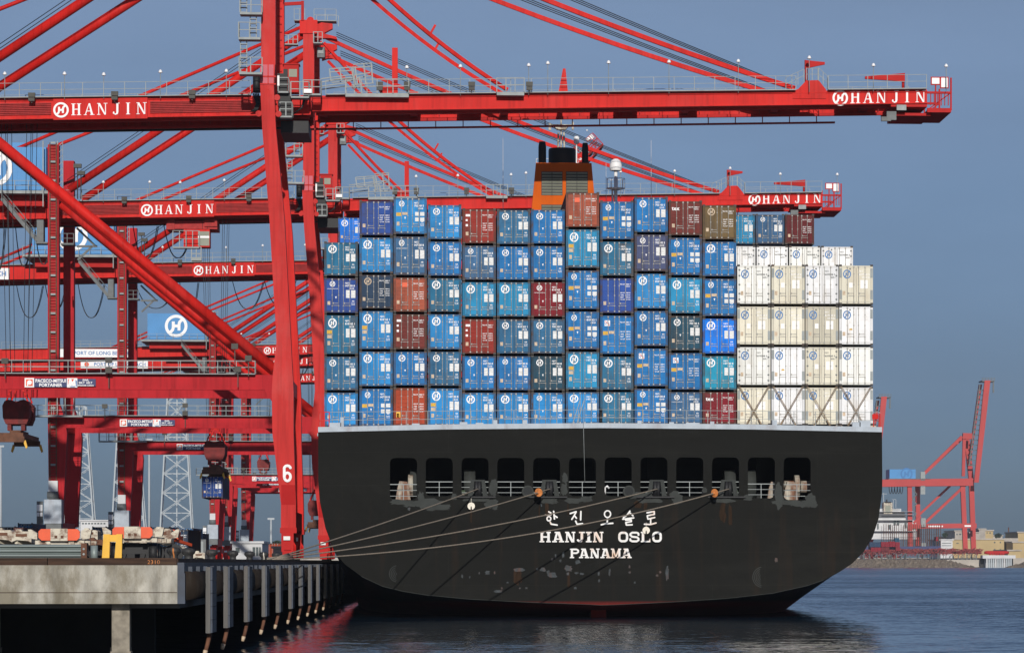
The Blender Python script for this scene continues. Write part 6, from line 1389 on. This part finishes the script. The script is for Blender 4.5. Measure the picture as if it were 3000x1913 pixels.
t = thing('guard_booth', (P(580, 1620, 260)[0], 260, ZQ), 'small grey gate booth with a window behind the bollards', 'booth'); b = MB(); b.box(-.6, .6, 0, 1.5, .0, 1.75); b.build('wall', 'galvd', t); b = MB(); b.box(-.4, .4, -.04, -.003, .5, 1.6); b.build('window', 'galv', t)
# lattice pylons
def pylon(label, pxl, pxr, pyb, pxtl, pxtr, pyt, Y, arms=True):
    xl, zb_ = P(pxl, pyb, Y); xr, _ = P(pxr, pyb, Y); tl, zt = P(pxtl, pyt, Y); tr, _ = P(pxtr, pyt, Y); zb_ = ZQ; cx = (xl+xr)/2; b = MB(); n = 9
    lv = [(k/n)**.85 for k in range(n+1)]; pos = []
    for f in lv: pos.append((xl+(tl-xl)*f-cx, xr+(tr-xr)*f-cx, (zt-zb_)*f))
    for i in range(n):
        (a, c, z0), (d, e, z1) = pos[i], pos[i+1]
        for y, ww in ((0, .3), (8*(1-.6*lv[i]), .3)):
            yn = y*.95
            b.beam((a, y, z0), (d, yn, z1), .45, .45); b.beam((c, y, z0), (e, yn, z1), .45, .45); b.beam((a, y, z0), (e, yn, z1), .2, .2); b.beam((c, y, z0), (d, yn, z1), .2, .2); b.beam((d, yn, z1), (e, yn, z1), .2, .2)
    m_ = (pos[0][0]+pos[0][1])/2; b.beam((m_, 4, 0), ((pos[-1][0]+pos[-1][1])/2, 4, zt-zb_), .35, .35)
    return one('lattice_pylon', b, 'lattice', label, 'pylon', (cx, Y, ZQ), 'pale lattice pylons behind the cranes')
pylon('wide pale lattice pylon between second and third crane legs', 464, 566, 1545, 492, 540, 1130, 1150)
pylon('pale lattice pylon just right of the left crane legs', 180, 281, 1545, 207, 250, 1190, 1150)
pylon('pale lattice pylon half hidden by the third crane leg', 322, 430, 1545, 348, 396, 1180, 1150)
def pole(px, pt, Y, label): x, z = P(px, pt, Y); b = MB(); b.tube([(x, Y, ZQ), (x, Y, z)], [.4, .25], 6); b.box(x-.9, x+.9, Y-.2, Y+.2, z, z+.5); one('light_mast', b, 'lattice', label, 'mast', group='thin light masts')
pole(794, 1522, 900, 'thin light mast left of the number 6 leg'); pole(437, 1290, 900, 'thin tall pole left of the wide pylon'); pole(2, 1310, 900, 'thin pole at the left edge')
def tree(px, pt, pb, Y, wpx, label, m='leaf'):
    x, z1 = P(px, pt, Y); _, z0 = P(px, pb, Y); wd = abs(P(px+wpx, pt, Y)[0]-x)/2; t = thing('broadleaf_tree', (x, Y, z0), label, 'tree', 'far trees'); h = z1-z0; rnd = random.Random(px)
    b = MB(); b.tube([(0, 0, -2), (.1*h, 0, h*.4), (0, 0, h*.75)], [.05*h, .035*h, .015*h], 6)
    for a in range(4): b.tube([(0, 0, h*.4), (math.cos(a*1.6)*wd*.6, math.sin(a*1.6)*wd*.6, h*.7)], [.025*h, .01*h], 5)
    b.build('trunk', 'rusty', t); b = MB()
    for k in range(420):
        while True:
            p = Vector((rnd.uniform(-1,1), rnd.uniform(-1,1), rnd.uniform(-1,1)))
            if p.length < 1 and rnd.random() < .3+.7*p.length: break
        c = Vector((p.x*wd*(1+.3*math.sin(5*p.z)), p.y*wd, h*.64+p.z*h*.36)); s = .09*h; d1 = Vector((rnd.gauss(0,1), rnd.gauss(0,1), rnd.gauss(0,1))).normalized()*s; d2 = d1.cross(Vector((rnd.gauss(0,1), rnd.gauss(0,1), rnd.gauss(0,1)))).normalized()*s
        b.add([c-d1, c+d2*.6, c+d1, c-d2*.6], [(0,1,2,3)])
    b.build('crown', m, t)
tree(742, 1584, 1606, 1100, 26, 'dark tree above the low white building'); tree(812, 1582, 1606, 1100, 30, 'dark tree right of the thin light mast'); tree(770, 1588, 1606, 1150, 22, 'small dark tree between the two masts of the yard')

# ---------------------------------------------------------------- far shore, right
YS = 2250.0
Q = lambda zx, zy: (2400+zx/2.4767, 1080+zy/2.4774)
def W(zx, zy, Y=YS): return P(*Q(zx, zy), Y)
# riprap banks: lumpy rock slopes
def bank(name, x0, x1, ztop, y0, y1, label):
    rnd = random.Random(int(abs(x0))); b = MB(); nx, ny = 120, 8; vs = []
    for j in range(ny+1):
        for i in range(nx+1):
            f = j/ny; e_ = min(1, 5*i/nx, 5*(nx-i)/nx) if name == 'r' else min(1, 6*(nx-i)/nx)
            z = -1+(ztop+1)*min(1, f*1.15)*e_+rnd.uniform(-.9, .9)*(.25+.75*(f < .95)); vs.append((x0+(x1-x0)*i/nx+rnd.uniform(-.6, .6), y0+(y1-y0)*f+rnd.uniform(-1, 1), z))
    b.add(vs, [(j*(nx+1)+i, j*(nx+1)+i+1, (j+1)*(nx+1)+i+1, (j+1)*(nx+1)+i) for j in range(ny) for i in range(nx)]); tag(b.build('rock_bank', 'rock'), None, None, kind='structure')
xL = W(-400, 0)[0]; xR = W(1235, 0)[0]; zT = W(0, 1382)[1]
bank('l', xL, xR, zT, YS, YS+35, ''); xa, _ = W(1335, 0); bank('l', xa+190, xa, W(0, 1352)[1], YS-30, YS+10, '')
b = MB(); b.box(xL, xR+6, YS+34, YS+300, 0, zT-.2); b.box(xR+6, xa+400, YS+60, YS+900, 0, zT+1.0); b.box(-900, 1500, YS+900, YS+1400, 0, zT+2); tag(b.build('far_shore', 'bldg2'), None, None, kind='structure')
# boom-up crane
def far_crane(name_off, label, hidden=False):
    t0 = W(650, 1312, YS+60); t = thing('gantry_crane', (t0[0]+name_off[0], YS+60+name_off[1], t0[1]), label, 'crane', 'distant red gantry cranes across the water'); o = Vector((t0[0], YS+60, t0[1]))
    def w(zx, zy, dy=0): x, z = W(zx, zy, YS+60); return (x-o.x, dy, z-o.z)
    D = 16
    def bar(name, pts, wd, m='farred', dy=0): 
        b = MB()
        for i in range(len(pts)-1): b.beam(w(*pts[i], dy), w(*pts[i+1], dy), wd, wd)
        return b.build(name, m, t)
    for pts, wd, dy in (([(660,1312),(655,850)], 3.0, 0), ([(742,1312),(736,800)], 3.0, D), ([(1060,1310),(1040,845)], 3.2, 0), ([(1145,1305),(1128,800),(1095,490)], 3.4, D)): bar('leg', pts, wd, dy=dy)
    bar('leg', [(1045,780),(1052,500)], 2.2); bar('leg', [(1075,710),(1072,510)], 1.6, dy=D)
    bar('portal_beam', [(665,1142),(1140,1138)], 3.2); bar('portal_beam', [(740,1138),(1150,1134)], 2.6, dy=D)
    b = MB(); a = w(300, 832); c = w(1112, 822); b.beam(a, c, 6, 5.0); b.beam((a[0], 14, a[2]), (c[0], 14, c[2]), 5, 4.6); b.build('girder', 'farred', t)
    bar('diagonal_brace', [(750,1055),(975,845)], 1.5, dy=D); bar('diagonal_brace', [(685,1118),(735,1070)], 1.5); bar('diagonal_brace', [(770,1115),(1112,795)], 1.8)
    bar('backstay_pipe', [(762,760),(1035,492)], 1.9); bar('backstay_pipe', [(765,778),(1062,500)], 1.7, dy=D); bar('apex_beam', [(1040,488),(1108,490)], 4.0)
    for dy, off in ((0, 0), (14, -28)):
        b = MB(); p0, p1 = w(1140+off, 825), w(1220+off, 85); d = Vector(p1)-Vector(p0); k_ = 1.0 if dy == 0 else .55; b.prism([(p0[0]-1.7*k_, p0[2]+(0 if dy == 0 else 14)), (p0[0]+1.5*k_, p0[2]+(0 if dy == 0 else 14)), (p1[0]+2.0*k_, p1[2]-(0 if dy == 0 else 2)), (p1[0]-2.0*k_, p1[2]-(0 if dy == 0 else 2))], dy-1.2, dy+1.2); b.build('raised_boom', 'farred', t)
    b = MB()
    for k in range(16): f = k/16; p = Vector(w(1100, 700)).lerp(Vector(w(1178, 120)), f); b.box(p.x-1.2, p.x+3.5, 5, 7, p.z, p.z+.5)
    b.beam(w(1098, 700, 6), w(1176, 110, 6), .7, .7); p = w(1192, 90); b.box(p[0]-1, p[0]+7.5, -1, 15, p[2]-.4, p[2]+.5); b.box(p[0]+6.3, p[0]+7.2, -1, 0, p[2]-8, p[2]); b.rail((p[0]-1, -1, p[2]+.5), (p[0]+7.5, -1, p[2]+.5), 1.6, 2, .15); b.build('boom_walkway', 'galvd', t)
    b = MB(); (xa, _, za), (xb, _, zb_) = w(508, 730), w(697, 797); b.box(xa, xb, -2, 18, zb_, za); mh = b.build('machinery_house', 'blue', t)
    b = MB(); emblem(b, (xa+xb)/2+.15*(xb-xa), (za+zb_)/2, 4.2, -2.02); b.build('emblem', 'signblue', mh)
    b = MB(); (xa, _, za), _ = w(500, 798), 0; b.box(xa, xb+10, -3, 19, zb_-.6, zb_-.01); b.build('house_platform', 'galvd', t)
    b = MB(); pts = [(690,880),(715,910),(680,945),(712,980),(680,1015),(710,1050),(685,1090)]
    for i in range(len(pts)-1): b.beam(w(*pts[i], 4), w(*pts[i+1], 4), .8, .6)
    b.build('stairway', 'galvd', t)
    b = MB()
    for k in range(5): x0 = 515+20*k; b.tube([w(x0+20*math.sin(q/10*math.pi/2)**2, 850+55*math.sin(q/10*math.pi), 6) for q in range(11)], .25, 5)
    b.build('festoon_cable', 'cable', t)
    b = MB()
    for zx, zy in ((748, 780), (748, 880), (752, 1115), (752, 1295)): p = w(zx, zy, -2); b.box(p[0]-1.6, p[0]+1.6, p[1]-1, p[1]+1, p[2]-3, p[2]+3)
    b.build('cable_box', 'galv', t)
    b = MB(); (xa, _, za), (xb, _, zb_) = w(790, 1137), w(886, 1148); b.box(xa, xa+8, -1.75, -1.62, zb_, za); b.box(xa+10, xb, -1.75, -1.62, zb_, za); (xa, _, za), (xb, _, zb_) = w(1052, 1134), w(1098, 1146); b.box(xa, xb, -1.75, -1.62, zb_, za); b.build('sign_board', 'sign', t)
    return t
fc = far_crane((0, 0), 'distant red crane across the water with raised boom and blue house')
fc2 = copy_tree(fc); dxp = W(440+50, 0, YS+120)[0]-W(1240, 0, YS+60)[0]; fc2.location.x += dxp; fc2.location.y += 60; fc2.location.z += (W(0, 205, YS+120)[1]-W(0, 85, YS+60)[1]); fc2['label'] = 'distant red raised boom just right of the white containers, rest hidden'
# far ship: dark hull, white tiered house, funnel, cell guides
SYs = YS+45
def ws(zx, zy, dy=0): x, z = W(zx, zy, SYs); return (x, z)
fo = ws(600, 1315); fs_ = thing('container_ship', (fo[0], SYs, 0), 'distant white-housed cargo ship behind the far red crane legs', 'ship')
def wb(mb, zx0, zx1, zy0, zy1, y0=0, y1=12, mi=0): (xa, za), (xb, zb_) = ws(zx0, zy0), ws(zx1, zy1); mb.box(xa-fo[0], xb-fo[0], y0, y1, zb_, za, mi)
b = MB(); b.prism([(ws(p, q)[0]-fo[0], ws(p, q)[1]) for p, q in ((330,1292),(885,1286),(875,1318),(330,1318))], 0, 22); b.build('hull', 'navy', fs_)
b = MB()
for i, (a, c, e, g) in enumerate(((380,725,1178,1235),(400,725,1098,1176),(445,650,1058,1096),(445,645,1036,1056),(455,620,1012,1034))): wb(b, a, c, e, g, 14+i, 30)
for y_ in (1178, 1098, 1058, 1036): wb(b, 400, 700, y_-3, y_-1, 10, 31)
b.build('superstructure', 'dimwhite', fs_)
b = MB()
for a, c, e, g in ((560,575,1100,1130),(585,600,1100,1130),(470,640,1064,1070),(470,610,1018,1023),(440,450,1120,1160),(640,655,1110,1150),(520,540,1130,1160)): wb(b, a, c, e, g, 13.6, 13.9)
b.build('window', 'glass', fs_)
b = MB(); wb(b, 485, 548, 968, 1050, 12, 22); fnn = b.build('funnel', 'cream', fs_); b = MB(); wb(b, 492, 540, 962, 972, 12, 20); wb(b, 505, 515, 945, 965, 14, 16); b.build('funnel_top', 'black', fnn)
b = MB(); wb(b, 496, 535, 990, 1045, 11.8, 11.98); b.build('louvre', 'louver', fnn)
b = MB(); wb(b, 486, 490, 895, 965, 15, 15.6); wb(b, 470, 512, 903, 906, 15, 15.6); wb(b, 558, 561, 943, 1012, 15, 15.5); wb(b, 550, 580, 943, 946, 15, 15.5); wb(b, 576, 579, 943, 1005, 15, 15.5); b.build('mast', 'lattice', fs_)
b = MB(); rnd = random.Random(3); zx = 472
while zx < 888: wb(b, zx, zx+2.6, 1128+rnd.uniform(-4, 6), 1292, 3, 4); wb(b, zx, zx+2.2, 1140, 1292, 15, 16); zx += rnd.choice((13, 15, 17))
for q in (1160, 1200, 1240): wb(b, 472, 888, q, q+1.5, 8, 8.6)
b.build('cell_guide', 'rusty', fs_)
FC = 'containers on the far shore'
k_ = 0
for zx0, zx1, zy0, zy1, c, lb in ((358,438,1258,1294,'dark navy','navy container stack on the far shore by the hull'), (440,500,1256,1292,'dark red','red container stack at the left on the far shore'), (500,545,1252,1292,'dark red','red container stack in the middle on the far shore'), (538,572,1228,1256,'dark teal','small green container on top of the far red stacks'), (545,576,1258,1320,'dark red','narrow red container stack beside the far ship'), (365,440,1296,1326,'dark red','low red container stack at the black hull edge'), (440,500,1294,1326,'maroon','low maroon container stack on the far shore'), (835,852,1220,1250,'dark red','lone red container behind the far cell guides')):
    (xa, za), (xb, zb_) = ws(zx0, zy0), ws(zx1, zy1); n = max(1, round((xb-xa)/2.6)); b = MB(); rows = max(1, round((za-zb_)/2.6)); hh = (za-zb_)/rows; ww = (xb-xa)/n
    for i in range(n):
        for j in range(rows): b.box(xa+i*ww+.06, xa+(i+1)*ww-.06, SYs-6-k_*.2, SYs-.5, zb_+j*hh+.05, zb_+(j+1)*hh)
    rgb = s2l(CB[c]); o = b.build('container_stack', 'box'); o.color = (*[min(.8, q*1.1) for q in rgb], 1); tag(o, lb, 'container stack', FC); k_ += 1
# red racks of chassis along the bank
rnd = random.Random(11); b = MB()
for k in range(420):
    zx = rnd.uniform(300, 1150); zy = rnd.uniform(1318, 1372) if zx < 560 else rnd.uniform(1312, 1345); (x, z) = W(zx, zy, YS+40); l_ = rnd.uniform(1, 5); b.box(x, x+l_, YS+38+rnd.uniform(0, 8), YS+46.5, z, z+rnd.uniform(.4, .9)); 
    if k % 3 == 0: b.beam((x, YS+38, z-2), (x+l_, YS+38.5, z+1.5), .3, .3)
tag(b.build('chassis_racks', 'rack'), 'long jumble of red chassis racks along the far rock bank', 'racks')
b = MB()
for k in range(90):
    zx = rnd.uniform(300, 1150); x, z = W(zx, rnd.uniform(1335, 1365), YS+36); b.box(x, x+.4, YS+36, YS+36.4, zT-.5, z); 
one('fence', b, 'galvd', 'thin grey fence in front of the red racks on the bank', 'fence')
# buildings behind
def fb(name, zx0, zx1, zy0, Y, m, label, wins=(), d=60):
    x0, z1 = W(zx0, zy0, Y); x1, _ = W(zx1, zy0, Y); t = thing(name, ((x0+x1)/2, Y, zT), label, 'building', None); w_ = (x1-x0)/2; b = MB(); b.box(-w_, w_, 0, d, -1, z1-zT); b.build('wall', m, t); b = MB(); b.box(-w_-.8, w_+.8, -.8, d+.8, z1-zT+.01, z1-zT+1.0); b.build('roof', 'bldg2' if m != 'dimwhite' else m, t)
    for a, c, e, g in wins: (xa, za), (xb, zb_) = W(a, e, Y), W(c, g, Y); b = MB(); b.box(xa-t.location.x, xb-t.location.x, -.25, -.01, zb_-zT, za-zT); b.build('window', 'glass', t)
    return t
fb('tan_building', 968, 1342, 1240, YS+330, 'bldg', 'broad tan warehouse behind the far crane legs', [(1065,1072,1255,1262),(1268,1278,1254,1264),(1310,1318,1254,1264),(1268,1278,1306,1314),(1310,1318,1306,1314),(995,1012,1262,1268)])
fb('tan_building', 1442, 1560, 1190, YS+380, 'bldg', 'tan building at the right edge of the picture')
fb('tan_building', 1405, 1500, 1262, YS+300, 'bldg', 'low tan building right of the pipe rack')
fb('tan_building', 1370, 1460, 1322, YS+120, 'bldg', 'small tan shed beside the red tank')
fb('pale_building', 880, 968, 1245, YS+300, 'dimwhite', 'pale blue white building between the far crane legs', [(890,958,1280,1284),(890,958,1262,1266)])
fb('pale_building', 985, 1040, 1180, YS+600, 'bldg2', 'pale house block on the far rise, left one', [(995,1005,1195,1205),(1015,1030,1195,1205)])
fb('pale_building', 1095, 1160, 1192, YS+620, 'bldg2', 'pale house block on the far rise, middle one')
fb('pale_building', 1160, 1206, 1166, YS+640, 'bldg2', 'pale house block on the far rise, tallest one')
fb('pale_building', 1206, 1262, 1176, YS+660, 'bldg', 'tan house block on the far rise, right one', [(1215,1222,1185,1195),(1235,1245,1185,1195)])
fb('pale_building', 925, 990, 1222, YS+640, 'bldg2', 'low pale block left on the far rise')
fb('pale_building', 1262, 1330, 1214, YS+680, 'bldg2', 'low pale block right on the far rise')
b = MB()
for k in range(16): zx = 1338+6.6*k; x, z1 = W(zx, 1228+rnd.uniform(0, 10), YS+340); b.box(x-.5, x+.5, YS+340, YS+341, zT, z1)
for q in (1240, 1252, 1265): (xa, z), (xb, _) = W(1338, q, YS+340), W(1442, q, YS+340); b.box(xa, xb, YS+339, YS+343, z, z+1.2)
one('pipe_rack', b, 'bldg2', 'grey pipe rack between the tan buildings', 'pipe rack')
x, z1 = W(1374, 1150, YS+500); b = MB(); b.tube([(x, YS+500, zT), (x, YS+500, z1)], .5, 6); b.box(x-3, x+3, YS+499.5, YS+500.5, z1-8, z1-7.4); one('utility_pole', b, 'rusty', 'utility pole standing above the pipe rack', 'pole')
for zx, zt_, wd, lb in ((912, 1188, 16, 'dark tree left of the far house blocks'), (1300, 1192, 18, 'dark tree right of the far house blocks'), (1425, 1205, 14, 'small dark tree by the right tan building'), (1285, 1200, 10, 'small dark tree beside the house blocks')):
    px, pt = Q(zx, zt_); tree(round(px), pt, Q(0, 1240)[1], YS+550, wd, lb)
# trestle bridge with a red tank
xa, z1 = W(1186, 1352, YS+20); xb, _ = W(1425, 1352, YS+20); t = thing('trestle_bridge', ((xa+xb)/2, YS+20, 0), 'pale trestle bridge on dark piles at the far right', 'bridge'); w_ = (xb-xa)/2
b = MB(); b.box(-w_, w_, 0, 10, z1-2.2, z1); b.build('deck', 'dimwhite', t)
for k in range(12): b = MB(); x = -w_+3+k*(2*w_-6)/11; b.box(x-.5, x+.5, .5, 1.5, -1, z1-2.21); b.box(x-.5, x+.5, 8, 9, -1, z1-2.21); b.build('pile', 'dimwhite' if k % 4 == 0 else 'lattice', t)
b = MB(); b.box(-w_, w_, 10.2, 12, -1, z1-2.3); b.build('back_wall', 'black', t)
(xa, z0), (xb, z1) = W(1198, 1346, YS+60), W(1376, 1320, YS+60); b = MB(); r = (z1-z0)/2; b.tube([(xa, YS+60, z0+r), (xa+2, YS+60, z0+r), (xb-2, YS+60, z0+r), (xb, YS+60, z0+r)], [r*.7, r, r, r*.7], 14)
for k in range(6): x = xa+4+k*(xb-xa-8)/5; b.box(x-.6, x+.6, YS+60-r*1.02, YS+60, z0-3, z0+r)
one('storage_tank', b, 'red2', 'long red horizontal tank beside the trestle bridge', 'tank')

# ---------------------------------------------------------------- the damp sea air
hz_ = bpy.data.materials.new('haze_air'); hz_.use_nodes = True; nn = hz_.node_tree.nodes
for n_ in list(nn):
    if n_.type != 'OUTPUT_MATERIAL': nn.remove(n_)
pv = nn.new('ShaderNodeVolumePrincipled'); pv.inputs['Color'].default_value = (0.72, 0.80, 0.92, 1); pv.inputs['Density'].default_value = 0.00005; pv.inputs['Anisotropy'].default_value = 0.0
hz_.node_tree.links.new(pv.outputs[0], [n_ for n_ in nn if n_.type == 'OUTPUT_MATERIAL'][0].inputs['Volume'])
b = MB(); b.box(-4050, 4050, -70, 6050, -6, 320); M['haze'] = hz_; tag(b.build('haze', 'haze'), None, None, kind='stuff')
